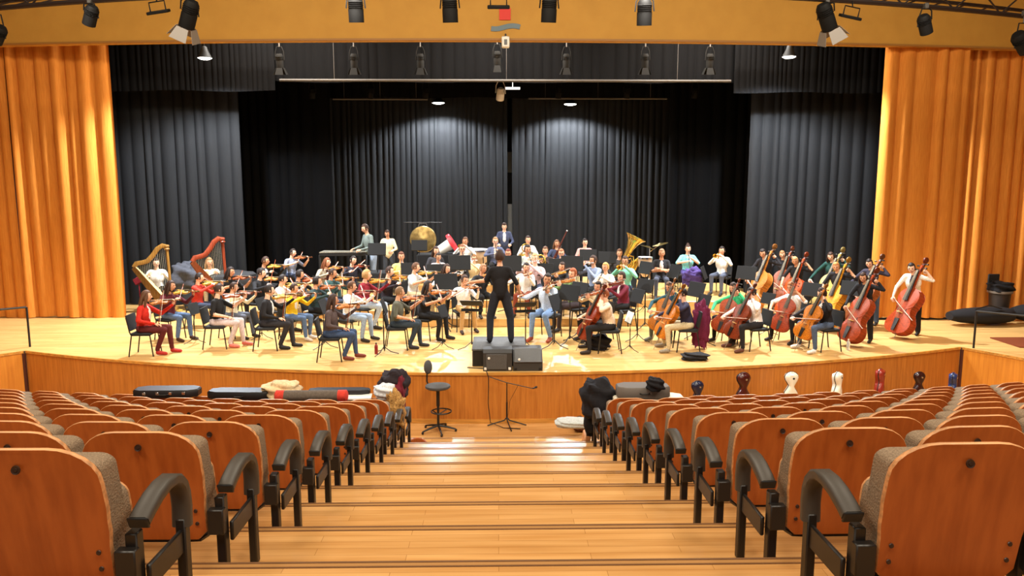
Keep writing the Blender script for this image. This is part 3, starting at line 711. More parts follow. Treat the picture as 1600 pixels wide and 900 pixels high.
Q = list(P)
for sx in (1, -1): armp(Q, Vv(sx*.165, -.02, .965), Vv(sx*.27, -.03, .72), Vv(sx*.12, -.27, .645))
pose('idle', Q, HM(0, -.06, 1.195, .1, .12), [(Vv(sx*.12, -.27, .645), Vv(-sx*.3, -1, -.1), Vv(0, 0, -1), sx, .5) for sx in (1, -1)])
Q = list(P)
armp(Q, Vv(.165, -.02, .965), Vv(.25, -.12, .73), Vv(-.06, -.25, .80)); armp(Q, Vv(-.165, -.02, .965), Vv(-.25, -.12, .73), Vv(.06, -.28, .76))
pose('folded', Q, HM(0, -.06, 1.195, .0, .05), [(Vv(-.06, -.25, .80), Vv(-1, .1, .1), Vv(0, .6, -.3), 1, .6), (Vv(.06, -.28, .76), Vv(1, .1, .1), Vv(0, .6, -.3), -1, .6)])
Q = list(P)
for sx in (1, -1): armp(Q, Vv(sx*.165, -.02, .965), Vv(sx*.30, -.16, .76), Vv(sx*.16, -.46, .98))
pose('harp', Q, HM(0, -.06, 1.195, .2, .10), [(Vv(sx*.16, -.46, .98), Vv(-sx*.5, -.8, .2), Vv(-sx, .0, -.2), sx, .7) for sx in (1, -1)])
Q = standing_base(.10)
for sx in (1, -1): armp(Q, Vv(sx*.165, -.09, 1.395), Vv(sx*.27, -.12, 1.14), Vv(sx*.18, -.40, 1.08))
pose('stand', Q, HM(0, -.17, 1.615, 0, .35), [(Vv(sx*.18, -.40, 1.08), Vv(-sx*.2, -1, -.1), Vv(-sx*.3, 0, -1), sx, .8) for sx in (1, -1)], None, None, False)
Q = standing_base(.05, ((-.20, .02), (.20, .0)))
ll = Vv(.56, -.20, 1.14); lr = Vv(-.38, -.10, .94)
armp(Q, Vv(.165, -.04, 1.395), Vv(.27, -.06, 1.19), ll); armp(Q, Vv(-.165, -.04, 1.395), Vv(-.31, .03, 1.14), lr)
pose('conduct', Q, HM(0, -.08, 1.64, -.35, .05), [(ll, Vv(.9, -.5, -.3), Vv(-.2, 0, -1), 1, .25), (lr, Vv(.1, -1, .1), Vv(.2, 0, -1), -1, .7)], None, None, False)

def eval_body(prims):
    mb = MB()
    for p in prims:
        if p[0] == 'cap': capsule_mesh(mb, p[1], p[2], p[3], p[4])
        else: mb.ell(p[1], p[2], 18, 12)
    me = mb.mesh('tmp', [M_MATTE], False); ob = bpy.data.objects.new('tmp', me); COL.objects.link(ob)
    r = ob.modifiers.new('r', 'REMESH'); r.mode = 'VOXEL'; r.voxel_size = .014
    s = ob.modifiers.new('s', 'SMOOTH'); s.factor = .5; s.iterations = 5
    d = ob.modifiers.new('d', 'DECIMATE'); d.ratio = .30
    dg = bpy.context.evaluated_depsgraph_get(); ev = ob.evaluated_get(dg); m2 = ev.to_mesh()
    V = np.zeros(len(m2.vertices)*3); m2.vertices.foreach_get('co', V); V = V.reshape(-1, 3)
    Fc = [tuple(p.vertices) for p in m2.polygons]
    ev.to_mesh_clear(); bpy.data.objects.remove(ob)
    cen = np.array([V[list(f)].mean(0) for f in Fc])
    best = np.full(len(Fc), 1e9); tg = np.zeros(len(Fc), int)
    for p in prims:
        if p[0] == 'cap':
            a = np.array(p[1]); c = np.array(p[2]); dd = c-a; t = np.clip(((cen-a)@dd)/max(dd@dd, 1e-9), 0, 1)
            q = np.linalg.norm(cen-(a+t[:, None]*dd), axis=1)-(p[3]+(p[4]-p[3])*t)
        else:
            rr = np.array(p[2]); q = (np.linalg.norm((cen-np.array(p[1]))/rr, axis=1)-1)*rr.min()
        k = q < best; best[k] = q[k]; tg[k] = p[-1]
    return V.tolist(), Fc, tg.tolist()
def pose_mesh(key):
    ps = POSES[key]
    if ps['mesh']: return ps['mesh']
    V, Fc, tg = eval_body(ps['p'])
    mb = MB(); mb.v = [tuple(v) for v in V]; mb.f = Fc; mb.m = tg
    head(mb, ps['h'])
    for w_, d, pn, sd, cu in ps['hands']: hand(mb, w_, d, pn, sd, cu)
    ps['mesh'] = mb.mesh('person', [M_MATTE]*8, True, 60); return ps['mesh']
# ---- hair
def hairmesh(kind):
    mb = MB()
    def fn(p):
        x, y, z = p; face = (y < -.30 and z < .60) or (z < -.55 and kind != 'long')
        low = -.42 if kind in ('short', 'bun') else -.75
        k = .80 if (face or (z < low and kind != 'long')) else 1.10
        if kind == 'curly' and k > 1: k = 1.14+.06*math.sin(13*x+2*z)*math.sin(12*z+5*y)
        if y < -.3 and z >= .6: k = 1.07
        return Vector((x*.078*k, y*.098*k+.004, z*.118*k+.004))
    mb.ell((0, 0, 0), None, 24, 18, fn=fn)
    if kind == 'long':
        mb.tube([(0, .05, .05), (0, .085, -.05), (0, .10, -.15), (0, .10, -.25), (0, .095, -.31)], [.07, .085, .085, .07, .03], 14, flat=(1, .5))
        for sx in (-1, 1): mb.tube([(sx*.07, .0, .06), (sx*.088, .01, -.06), (sx*.092, .02, -.16), (sx*.08, .03, -.24)], [.02, .03, .028, .01], 8)
    if kind == 'bun': mb.ell((0, .06, .125), (.042, .042, .04), 12, 8); mb.ell((0, .095, .03), (.03, .02, .06), 10, 6)
    return mb.mesh('hair', [M_MATTE], True, 60)
HAIR = {k: hairmesh(k) for k in ('short', 'long', 'bun', 'curly')}
gl = MB()
for sx in (-1, 1): gl.tube([(sx*.032+.021*math.cos(a), -.098, .008+.016*math.sin(a)) for a in [i*math.pi/6 for i in range(13)]], .0028, 5, cap=False); gl.tube([(sx*.052, -.095, .012), (sx*.078, .0, .014)], .0025, 4)
gl.tube([(-.011, -.099, .012), (.011, -.099, .012)], .0025, 4)
GLASS = gl.mesh('glasses', M_EBONY)
BK = (38, 28, 24); DB = (58, 38, 28); BR = (92, 60, 38); GI = (140, 82, 44); BL = (176, 136, 86); GR = (120, 112, 104)
SKN = [(226, 172, 140), (214, 158, 124), (232, 184, 154), (200, 144, 110)]
KM = dict(violin=(VIOLIN, 'violin', 1.0), viola=(VIOLIN, 'viola', 1.14), cello=(CELLO, 'cello', 1.), bass=(BASS, 'double bass', 1.))
PEOPLE = []
def person(u, v, ps, phi, who, hair=('short', BK), top=(60, 60, 60), sl='l', tr=(50, 56, 74), sh=(50, 44, 40), chest=None, vc=(150, 62, 26), Y=None, inst_kind=None, glasses=False, chair=True, base=None, fix=None, s=None, bow=True, lab=None):
    P = POSES[ps]; phi = math.radians(phi); hp = P['h'].translation; Rz = Matrix.Rotation(phi, 3, 'Z'); off = Rz @ Vector((hp.x, hp.y, 0))
    best = None
    ys = [Y] if Y else [14.7+i*.05 for i in range(170)]
    for y in ys:
        q = ony(u, v, y); bx, by = q.x-off.x, q.y-off.y
        r = zone(bx, by) if base is None else base
        sc = (q.z-ZS-r)/hp.z; cost = abs(sc-1)
        if not Y and base is None:
            for dx, dy in ((0, .35), (0, -.45), (.0, -.25)):     # keep chairs and feet on one level
                if zone(bx+dx, by+dy) != r: cost += .06
        if best is None or cost < best[0]: best = (cost, sc, Vector((bx, by, ZS+r)), r)
    _, sc, loc, r = best
    sc = min(1.12, max(.86, sc)) if s is None else s
    M = TR(loc, phi, sc)
    o = link('person', pose_mesh(ps), None, M); i = len(PEOPLE); skin = colmat(SKN[(i*7) % 4], .55, 'skin')
    tm = colmat(top); ml = [skin, tm, tm if sl == 'l' else skin, colmat(chest) if chest else tm, colmat(tr), colmat(sh, .6), M_EYE, M_LIPS]
    for k, m in enumerate(ml): o.material_slots[k].link = 'OBJECT'; o.material_slots[k].material = m
    tag(o, lab or who, 'person', 'orchestra musicians')
    h = link('hair', HAIR[hair[0]], o, P['h']); h.material_slots[0].link = 'OBJECT'; h.material_slots[0].material = colmat(hair[1], .6, 'hair')
    if glasses: link('glasses', GLASS, o, P['h'])
    PEOPLE.append((who, loc, r, sc))
    short = who
    if P['seat'] and chair: inst(CHAIR, 'orchestra_chair', 'black chair under the '+short, 'chair', 'orchestra chairs', TR(loc, phi, sc))
    if P['inst']:
        kind, a, d, nrm = P['inst']; a = Vector(a); kk = inst_kind or kind
        if kk in KM:
            pr, nm, ks = KM[kk]
            dk = tuple(x*.62 for x in vc)
            inst(pr, nm.replace(' ', '_'), '%s of the %s' % (nm, short), nm, {'violin': 'violins and violas', 'viola': 'violins and violas', 'cello': 'cellos', 'double bass': 'double basses'}[nm], M @ frame(a, d, nrm, ks), {'v': varnish(vc), 'v2': varnish(dk)})
        elif kk == 'tuba': inst(INS['tuba'], 'tuba', 'tuba of the '+short, 'tuba', None, M @ Matrix.Translation(a) @ Matrix.Rotation(.45, 4, 'Y') @ Matrix.Scale(1.15, 4))
        elif kk == 'horn': inst(INS['horn'], 'french_horn', 'french horn of the '+short, 'horn', None, M @ Matrix.Translation(a))
        elif kk != 'none': inst(INS[kk], kk, '%s of the %s' % (kk, short), kk, 'wind instruments', M @ frame(a, d, nrm))
    if P['bow'] and bow:
        bk, bo, bd, bn = P['bow']
        inst({'v': BOWV, 'c': BOWC, 'b': BOWB}[bk], 'bow', 'bow of the '+short, 'bow', 'string bows', M @ frame(bo, bd, bn))
    return M
JE = (86, 108, 142); DJ = (52, 60, 80); BLK = (28, 27, 28); WH = (232, 230, 224); CR = (226, 214, 180); MAR = (96, 26, 32); GY = (112, 116, 120); KH = (190, 168, 132)
R1 = (120, 40, 20); O1 = (196, 104, 30); Y1 = (206, 140, 56); B1_ = (150, 66, 28)
# ---- first and second violins (left)
person(229, 463, 'v_rest', 92, 'violinist in red cardigan and maroon trousers at far left', ('long', BR), (196, 42, 28), 'l', (92, 34, 34), (170, 40, 34), WH, (186, 104, 48))
person(267, 447, 'v_play', 66, 'violinist in plum sweater and blue jeans next to the red cardigan', ('long', DB), (84, 26, 34), 'l', JE, (70, 44, 30), None, Y1)
person(343, 453, 'v_rest', 92, 'violinist in black top and pale grey trousers', ('short', DB), BLK, 's', (206, 190, 190), (206, 110, 96), None, (170, 74, 34), Y=16.15)
person(366, 449, 'v_play', 70, 'violinist with glasses in cream shirt and grey jeans', ('short', DB), CR, 'l', (92, 98, 112), (40, 34, 34), None, B1_, glasses=True, Y=17.2)
person(312, 434, 'v_up', 84, 'violinist in red checked shirt in front of the second harp', ('short', BK), (186, 52, 38), 'l', DJ, vc=Y1)
person(360, 425, 'v_play', 58, 'long-haired violinist in black beside the covered piano', ('long', BK), BLK, 's', BLK, vc=B1_)
person(421, 454, 'v_rest', 94, 'violinist in black suit jacket over white shirt', ('short', BK), (30, 28, 30), 'l', (44, 42, 46), (30, 28, 28), WH, Y1, Y=15.95)
person(460, 451, 'v_up', 66, 'violinist in bright yellow sweater', ('short', DB), (228, 184, 30), 'l', JE, (220, 212, 204), WH, (120, 60, 30), Y=17.0)
person(442, 437, 'v_play', 82, 'violinist in pale pink shirt behind the black suit jacket', ('short', BK), (232, 204, 196), 'l', KH, vc=Y1)
person(415, 408, 'v_play', 62, 'violinist in black waistcoat with white sleeves', ('short', DB), BLK, 'l', BLK, chest=WH, vc=(214, 150, 60))
person(458, 395, 'v_play', 52, 'tall violinist in grey polo shirt at the back left', ('short', BK), (136, 144, 164), 's', DJ, vc=(176, 92, 52))
person(469, 429, 'v_up', 74, 'dark-haired violinist in black behind the yellow sweater', ('curly', BK), BLK, 's', BLK, vc=(176, 78, 40))
person(511, 410, 'v_play', 44, 'violinist with long auburn hair in a patterned top', ('long', (120, 70, 42)), (172, 160, 140), 'l', (60, 92, 96), chest=(70, 34, 30), vc=(196, 110, 50))
person(520, 427, 'v_play', 66, 'violinist in dark teal top in front of the auburn hair', ('short', DB), (54, 84, 84), 'l', DJ, vc=(206, 120, 46))
person(552, 407, 'v_play', 30, 'bearded violinist in dark shirt below the vibraphone', ('short', BK), (46, 46, 58), 'l', BLK, vc=R1)
person(550, 448, 'v_play', 72, 'violinist in white shirt and pale jeans with a red violin', ('short', BR), (238, 236, 232), 'l', (150, 170, 196), vc=(136, 46, 34))
person(573, 430, 'v_rest', 76, 'blond violinist in maroon sweater', ('curly', BL), (128, 26, 40), 'l', (168, 184, 204), vc=(214, 132, 44), Y=18.2)
person(521, 469, 'v_rest', 94, 'violinist with long dark curls in charcoal sweater and jeans', ('long', DB), (84, 70, 68), 'l', (62, 80, 112), (116, 52, 36), None, (204, 110, 44))
person(609, 424, 'v_play', 62, 'violinist with brown hair in dark jacket by the wind section', ('short', DB), (44, 36, 44), 'l', BLK, vc=(206, 112, 30))
person(625, 457, 'v_rest', 92, 'front violinist in olive t-shirt and dark jeans', ('short', (128, 96, 66)), (92, 92, 78), 's', (50, 62, 74), (44, 40, 44), None, (196, 96, 44))
person(650, 418, 'v_play', 66, 'violinist in light grey t-shirt', ('short', BR), (214, 216, 216), 's', KH, vc=Y1)
person(669, 447, 'v_play', 68, 'long-haired violinist in black dress left of the conductor', ('long', BK), BLK, 's', BLK, (30, 26, 26), None, (206, 108, 48))
person(698, 420, 'v_low', 30, 'violinist with dark bob in white blouse', ('long', DB), WH, 'l', BLK, vc=(180, 110, 60))
person(726, 438, 'v_low', 18, 'bearded violinist in white shirt and khaki trousers', ('short', DB), (242, 240, 238), 'l', (186, 148, 96), (50, 34, 28), None, (176, 100, 52))
person(741, 404, 'flute', 12, 'flautist with curly hair and glasses in cream top', ('curly', (128, 90, 52)), (224, 204, 160), 'l', KH, glasses=True)
person(755, 420, 'v_play', 20, 'balding violist in black t-shirt just left of the conductor', ('short', (150, 110, 80)), (36, 38, 42), 's', BLK, vc=(206, 120, 60), inst_kind='viola')
person(409, 427, 'v_play', 64, 'violinist in black in front of the white sleeves', ('short', BK), (30, 30, 34), 'l', BLK, vc=(206, 130, 60))
person(496, 440, 'v_play', 76, 'violinist in dark teal behind the long dark curls', ('curly', BK), (40, 58, 60), 'l', BLK, vc=(170, 84, 40))
# ---- violas and woodwinds (centre)
person(722, 389, 'clarinet', 10, 'clarinettist with glasses in white shirt', ('short', (130, 86, 60)), WH, 'l', BLK, glasses=True)
person(727, 377, 'trumpet', -12, 'trumpeter in white shirt beside the timpani', ('short', BR), WH, 'l', DJ)
person(774, 377, 'clarinet', 6, 'clarinettist in blue plaid shirt and glasses', ('short', (150, 112, 76)), (92, 100, 128), 'l', BLK, glasses=True, chest=(190, 190, 190))
person(794, 396, 'clarinet', -6, 'oboist with glasses in salmon pink shirt', ('short', (112, 52, 40)), (226, 150, 140), 'l', BLK, glasses=True)
person(825, 375, 'horn', 8, 'horn player in white shirt at the back', ('short', DB), (236, 234, 226), 'l', DJ)
person(824, 390, 'clarinet', 16, 'smiling clarinettist in grey-green shirt', ('short', BK), (176, 186, 180), 'l', BLK, Y=20.4)
person(836, 403, 'flute', -4, 'flautist in pink top near the horns', ('short', (190, 150, 104)), (226, 190, 190), 'l', DJ, Y=19.5)
person(852, 392, 'horn', -12, 'horn player in dark shirt with the bell forward', ('short', BR), (54, 40, 40), 'l', BLK)
person(822, 418, 'v_low', -18, 'bearded violist in white shirt right of the conductor', ('short', BK), (236, 236, 230), 'l', (130, 60, 40), vc=(176, 96, 48), inst_kind='viola')
person(855, 432, 'v_low', -26, 'violist in pale blue shirt and jeans', ('short', BK), (190, 206, 226), 'l', (118, 146, 186), (150, 70, 46), None, (170, 110, 60), inst_kind='viola', Y=16.9)
person(895, 424, 'v_play', -62, 'violist in green t-shirt over yellow sleeves', ('short', (150, 78, 40)), (98, 122, 72), 'l', (60, 48, 50), vc=(206, 116, 50), inst_kind='viola', chest=(98, 122, 72), Y=17.9, base=0)
person(878, 417, 'v_play', -44, 'violist in dark top behind the green t-shirt', ('short', DB), (40, 40, 44), 'l', BLK, vc=(222, 140, 50), inst_kind='viola')
person(877, 396, 'clarinet', -6, 'clarinettist in white t-shirt and glasses', ('short', (150, 96, 64)), (240, 238, 236), 's', BLK, glasses=True)
person(870, 381, 'bassoon', 14, 'bassoonist with long hair in navy cardigan', ('long', (110, 72, 48)), (62, 72, 100), 'l', BLK)
person(914, 379, 'idle', 0, 'musician in pink t-shirt and dark cap behind a music stand', ('short', BK), (226, 176, 170), 's', BLK)
person(927, 407, 'flute', -46, 'flautist in grey-blue plaid shirt', ('short', DB), (134, 146, 172), 'l', BLK)
person(946, 418, 'clarinet', -40, 'blond clarinettist in white top', ('short', (196, 146, 84)), (238, 230, 216), 'l', (70, 70, 80))
person(977, 408, 'trumpet', -24, 'trumpeter in mint green shirt under the tuba', ('short', DB), (130, 204, 176), 'l', DJ)
person(971, 433, 'v_play', -72, 'violist in maroon and white striped shirt', ('curly', DB), (112, 34, 52), 'l', BLK, vc=R1, inst_kind='viola', chest=WH)
person(934, 448, 'v_play', -56, 'violist in cream shirt behind the first cello', ('short', BK), (236, 208, 166), 'l', BLK, vc=(176, 84, 40), inst_kind='viola')
person(968, 396, 'tuba', -4, 'tuba player hidden behind the tuba', ('short', BR), (70, 66, 66), 'l', BLK)
person(1034, 396, 'folded', -10, 'musician with folded arms in black and white top', ('short', (150, 112, 82)), (40, 40, 44), 's', (70, 74, 88), chest=(226, 214, 206))
person(1075, 389, 'clarinet', -6, 'clarinettist with hair bun in turquoise t-shirt', ('bun', DB), (128, 214, 214), 's', (70, 60, 120))
person(1128, 392, 'trumpet', -34, 'trumpeter in white long-sleeved shirt', ('short', BK), (226, 224, 218), 'l', (78, 84, 100), (40, 36, 36))
# ---- percussion, harps
person(571, 357, 'stand', -52, 'percussionist standing in grey sweater and light jeans', ('short', DB), (112, 124, 120), 'l', (164, 178, 196), Y=22.0)
person(605, 369, 'stand', -6, 'percussionist standing in cream shirt', ('short', DB), (240, 228, 186), 'l', (60, 62, 66), Y=22.9, s=.95)
person(788, 354, 'stand', 0, 'percussionist standing in navy sweater at the back centre', ('short', DB), (62, 70, 96), 'l', BLK, chest=(206, 208, 210), Y=23.0)
person(627, 401, 'clarinet', 12, 'clarinettist in yellow shirt', ('short', (96, 54, 36)), (238, 214, 120), 'l', BLK, Y=20.45)
person(681, 392, 'idle', 24, 'long-haired musician behind the pale pink shirt', ('long', DB), (60, 60, 66), 'l', BLK)
person(685, 402, 'clarinet', 22, 'clarinettist in pale pink shirt', ('short', BK), (236, 214, 214), 'l', BLK)
H1M = person(244, 411, 'harp', 20, 'harpist in white shirt behind the gilded harp', ('short', BK), (236, 232, 226), 'l', BLK, Y=20.9, base=0)
H2M = person(327, 410, 'harp', 24, 'harpist in cream blouse behind the red-brown harp', ('long', (150, 110, 70)), (236, 226, 186), 'l', KH, Y=20.9, base=0)
# ---- cellos (right)
person(944, 460, 'c_a', -92, 'front cellist with ginger hair in beige shirt', ('short', (140, 74, 40)), (230, 200, 170), 'l', (34, 32, 34), (50, 40, 36), None, (156, 42, 22))
person(1046, 449, 'c_b', -52, 'cellist in teal sweater and blue vest', ('short', BR), (34, 72, 82), 'l', (110, 120, 110), (120, 124, 112), (70, 76, 110), O1)
person(1066, 459, 'c_a', -92, 'front cellist in navy sweater and beige trousers', ('short', BK), (46, 42, 66), 'l', (206, 188, 150), (150, 140, 124), (230, 220, 214), (214, 112, 26))
person(1146, 450, 'c_b', -56, 'cellist in green shirt', ('long', DB), (52, 164, 106), 'l', BLK, vc=(166, 62, 26))
person(1174, 458, 'c_a', -80, 'front cellist in white shirt and black trousers', ('short', BK), (238, 228, 224), 'l', (34, 32, 34), (96, 56, 44), None, (134, 50, 24))
person(1236, 449, 'c_b', -56, 'cellist with light brown hair in white t-shirt', ('short', (150, 92, 52)), (240, 238, 232), 's', BLK, vc=(168, 40, 26))
person(1284, 459, 'c_a', -78, 'front cellist with dark curls in black waistcoat', ('curly', DB), (34, 32, 36), 'l', (78, 92, 116), (226, 222, 218), WH, (206, 108, 26))
# ---- double basses (far right)
person(1192, 396, 'b_a', -42, 'bass player in black jacket beside the trumpet row', ('short', BK), (34, 32, 36), 'l', BLK, chest=(170, 160, 160), vc=(190, 106, 40), Y=20.0)
person(1222, 398, 'b_b', -30, 'bass player with brown hair bent over the neck', ('short', (150, 104, 66)), (44, 42, 46), 'l', BLK, vc=(140, 60, 30), Y=20.9)
person(1242, 408, 'b_a', -36, 'bass player in black t-shirt and white jeans', ('short', BL), (30, 29, 31), 's', (206, 212, 220), vc=(186, 52, 20), Y=19.3)
person(1298, 401, 'b_b', -40, 'bass player with long hair in dark green sweater', ('long', DB), (30, 66, 60), 'l', BLK, vc=(196, 150, 80), Y=19.5)
person(1306, 417, 'b_a', -40, 'blond bass player in black t-shirt', ('short', (176, 116, 62)), (32, 30, 34), 's', BLK, vc=(226, 138, 30), Y=17.9)
person(1358, 412, 'b_b', -46, 'bass player in dark shirt near the curtain edge', ('short', BK), (52, 48, 62), 'l', (76, 90, 112), vc=(150, 70, 30), Y=18.2)
person(1348, 434, 'b_a', -44, 'bass player with brown hair in black sweater', ('long', DB), (30, 29, 33), 'l', BLK, vc=(160, 56, 22), Y=16.2)
person(1424, 419, 'b_a', -44, 'bass player in white and black top at far right', ('short', BK), (238, 228, 214), 's', (38, 34, 36), (34, 30, 30), (60, 46, 48), (170, 50, 22), Y=17.0)
# ================================================================== CONDUCTOR, PODIUM, STANDS
zp = ony(785, 545, 14.32).z; PX0 = ony(738, 545, 14.32).x; PX1 = ony(822, 545, 14.32).x
r = link('podium', None, None, Matrix.Translation(((PX0+PX1)/2, 14.9, ZS))); tag(r, 'black conductor podium with grey carpet top', 'podium')
b = MB(); b.box((0, 0, (zp-ZS)/2-.02), (PX1-PX0, 1.16, zp-ZS-.04), b=.01); obj('box', b, M_BLACK, r)
b = MB(); b.box((0, 0, zp-ZS-.02), (PX1-PX0+.02, 1.18, .04), b=.008); obj('carpet_top', b, M_GREYB, r)
cp = ony(784, 533, 14.85); cs = 1.0
q = ony(781, 401, 14.85)
M = person(781, 401, 'conduct', 184, 'conductor in black t-shirt standing on the podium', ('curly', DB), (24, 22, 24), 's', (36, 38, 46), (24, 22, 24), Y=14.95, base=zp-ZS)
def stand(u, v, phi, lab, Y=None, h=1.0, base=None, flat=False, sheet=None):
    Y0 = Y or 17; q = ony(u, v, Y0)
    z0 = ZS+(zone(q.x, q.y) if base is None else base)
    M = TR((q.x, q.y, z0), math.radians(phi), (q.z-z0)/h if not flat else (q.z-z0)/.95)
    inst(STANDFLAT if flat else STAND[h], 'music_stand', lab, 'music stand', 'music stands', M)
    if sheet:
        b = MB(); R = Matrix.Rotation(-1.1 if flat else -.35, 3, 'X'); hh = .95 if flat else h
        for sx in (-.115, .115): b.box((sx, -.012, hh+.012), (.22, .003, .29), R=R)
        o = obj('sheet_music', b, M_PAPER, None, M); tag(o, sheet, 'sheet music', 'sheet music')
# desk faces its player; phi is the way the reader looks from behind the desk (0: reader faces the camera)
stand(737, 474, 172, 'conductor music stand left of the conductor', 15.85, flat=True, base=0, sheet='open score on the conductor left stand')
stand(821, 476, 188, 'conductor music stand right of the conductor', 15.85, flat=True, base=0)
stand(303, 482, 80, 'music stand in front of the plum sweater violinist', 16.6, .9)
stand(408, 474, 78, 'music stand in front of the grey jeans violinist', 17.0, .9)
stand(506, 478, 84, 'music stand behind the charcoal sweater violinist', 16.0, .9)
stand(600, 478, 92, 'music stand before the olive t-shirt violinist', 15.4, 1.0)
stand(692, 486, 70, 'music stand left of the podium on the open floor', 15.9, .9)
stand(890, 457, -40, 'music stand right of the pale blue shirt violist', 16.3, 1.0)
stand(868, 472, 62, 'tilted music stand beside the pale blue shirt violist', 15.9, .9)
stand(996, 462, -66, 'music stand behind the first cello', 16.6, 1.0)
stand(984, 496, -80, 'low music stand behind the beige shirt cellist', 15.6, .9, sheet='white pages on the low stand behind the first cello')
stand(1088, 452, -60, 'music stand between the navy and green shirt cellists', 16.9, 1.0)
stand(1100, 470, -70, 'second music stand behind the navy sweater cellist', 16.2, 1.0)
stand(1200, 466, -60, 'music stand between the white shirt cellists', 17.3, 1.0)
stand(1166, 426, -40, 'grey-green music stand left of the black jacket bassist', 18.9, 1.1)
stand(1268, 452, -50, 'music stand behind the dark curls cellist', 17.4, 1.0)
stand(1330, 450, -50, 'music stand between the blond bassist and black sweater', 17.2, 1.0)
for u, v, ph, Y, h, lab in ((589, 389, 0, 21.3, 1.1, 'music stand in front of the standing grey sweater percussionist'), (641, 420, 10, 19.6, 1.0, 'music stand in front of the yellow shirt clarinettist'),
                            (655, 383, 0, 21.7, 1.1, 'music stand in front of the gong'), (681, 422, 10, 19.45, 1.0, 'music stand in front of the pale pink shirt clarinettist'), (718, 410, 4, 19.4, 1.0, 'music stand in front of the white shirt clarinettist'),
                            (697, 440, 20, 18.0, .9, 'music stand before the white blouse violinist'), (797, 411, -4, 19.0, 1.0, 'music stand in front of the salmon shirt oboist'),
                            (850, 421, -6, 19.45, 1.0, 'music stand behind the bearded violist'), (873, 414, -6, 19.65, 1.0, 'music stand in front of the white t-shirt clarinettist'),
                            (919, 398, -4, 20.6, 1.1, 'wide music stand in front of the pink t-shirt musician'), (894, 411, -10, 19.2, 1.0, 'music stand left of the grey-blue plaid flautist'), (949, 402, -8, 19.95, 1.1, 'music stand in front of the tuba player'),
                            (905, 452, -50, 17.0, 1.0, 'music stand in front of the green t-shirt violist'), (1008, 418, -60, 19.2, 1.1, 'music stand left of the folded-arms musician'), (1054, 424, -72, 19.0, 1.1, 'music stand in front of the folded-arms musician'),
                            (1100, 426, 66, 19.1, 1.1, 'music stand in front of the turquoise t-shirt clarinettist'), (1008, 446, -50, 17.9, 1.0, 'music stand above the teal sweater cellist')):
    stand(u, v, ph, lab, Y, h)

# ================================================================== HARPS
def harp(u, v, Y, rz, lab, c1, c2, sc=1.):
    foot = ony(u, v, Y); zb = ZS+zone(foot.x, foot.y)
    r = link('concert_harp', None, None, TR((foot.x, foot.y, zb), rz, sc)); tag(r, lab, 'harp')
    m1 = varnish(c1); m2 = varnish(c2)
    col = MB(); col.tube([(.42, 0, .12), (.40, 0, .9), (.37, 0, 1.72)], [.045, .036, .04], 12); col.lathe([(.05, 0), (.075, .03), (.05, .06), (.07, .10), (.055, .14), (0, .15)], 12, M=Matrix.Translation((.37, 0, 1.68))); obj('column', col, m1, r)
    nk = MB(); nk.band([(.37, 0, 1.76), (.26, 0, 1.80), (.14, 0, 1.72), (.02, 0, 1.55), (-.12, 0, 1.40), (-.26, 0, 1.36), (-.40, 0, 1.34), (-.46, 0, 1.24)], (0, 1, 0), .07, .12); obj('neck', nk, m1, r)
    sb = MB(); vs = []
    for t, w_, d in ((0, .20, .16), (.33, .16, .13), (.66, .11, .10), (1, .06, .07)):
        cx, cz = .34+(-.46-.34)*t, .16+(1.24-.16)*t
        vs += [(cx+d*.35, -w_, cz+d*.5), (cx+d*.35, w_, cz+d*.5), (cx-d*.8, w_*.6, cz-d*.6), (cx-d*.8, -w_*.6, cz-d*.6)]
    fs = [(i*4+j, i*4+(j+1) % 4, i*4+4+(j+1) % 4, i*4+4+j) for i in range(3) for j in range(4)]+[(3, 2, 1, 0), (12, 13, 14, 15)]
    sb.add(vs, fs, 0); s_ = obj('soundbox', sb, m2, r)
    bd = MB(); vs = []
    for t, w_, d in ((0.02, .19, .16), (.33, .155, .13), (.66, .105, .10), (.98, .055, .07)):
        cx, cz = .34+(-.46-.34)*t+d*.35+.006, .16+(1.24-.16)*t+d*.5+.008
        vs += [(cx, -w_, cz), (cx, w_, cz)]
    bd.add(vs, [(i*2, i*2+1, i*2+3, i*2+2) for i in range(3)]); obj('soundboard', bd, mat('pale spruce', (236, 214, 150), .5, kind='woodz', scale=4), s_)
    ba = MB(); ba.box((.38, 0, .07), (.34, .40, .14), b=.03); obj('base', ba, m1, r)
    pd = MB()
    for i in range(5): pd.tube([(.52, -.16+i*.08, .05), (.64, -.16+i*.08, .04)], .012, 5)
    obj('pedal', pd, M_BRASS, r)
    st = MB()
    for i in range(16):
        t = .06+.86*i/15; x0, z0 = .34-.8*t+.05, .16+1.08*t+.06
        x1 = .33-.75*t; z1 = 1.76 if t < .2 else (1.76-(t-.2)*.75 if t < .6 else 1.42-(t-.6)*.25)
        st.tube([(x0, 0, z0), (x1+.02, 0, z1-.05)], .0022, 4)
    o = obj('strings', st, mat('gut strings', (190, 180, 150), .5), r); o['kind'] = 'stuff'
harp(243, 478, 20.4, math.radians(12), 'gilded wooden concert harp at the far left', (150, 98, 44), (120, 76, 36))
harp(332, 480, 20.1, math.radians(46), 'red-brown concert harp beside the covered piano', (150, 58, 34), (134, 62, 34), 1.0)
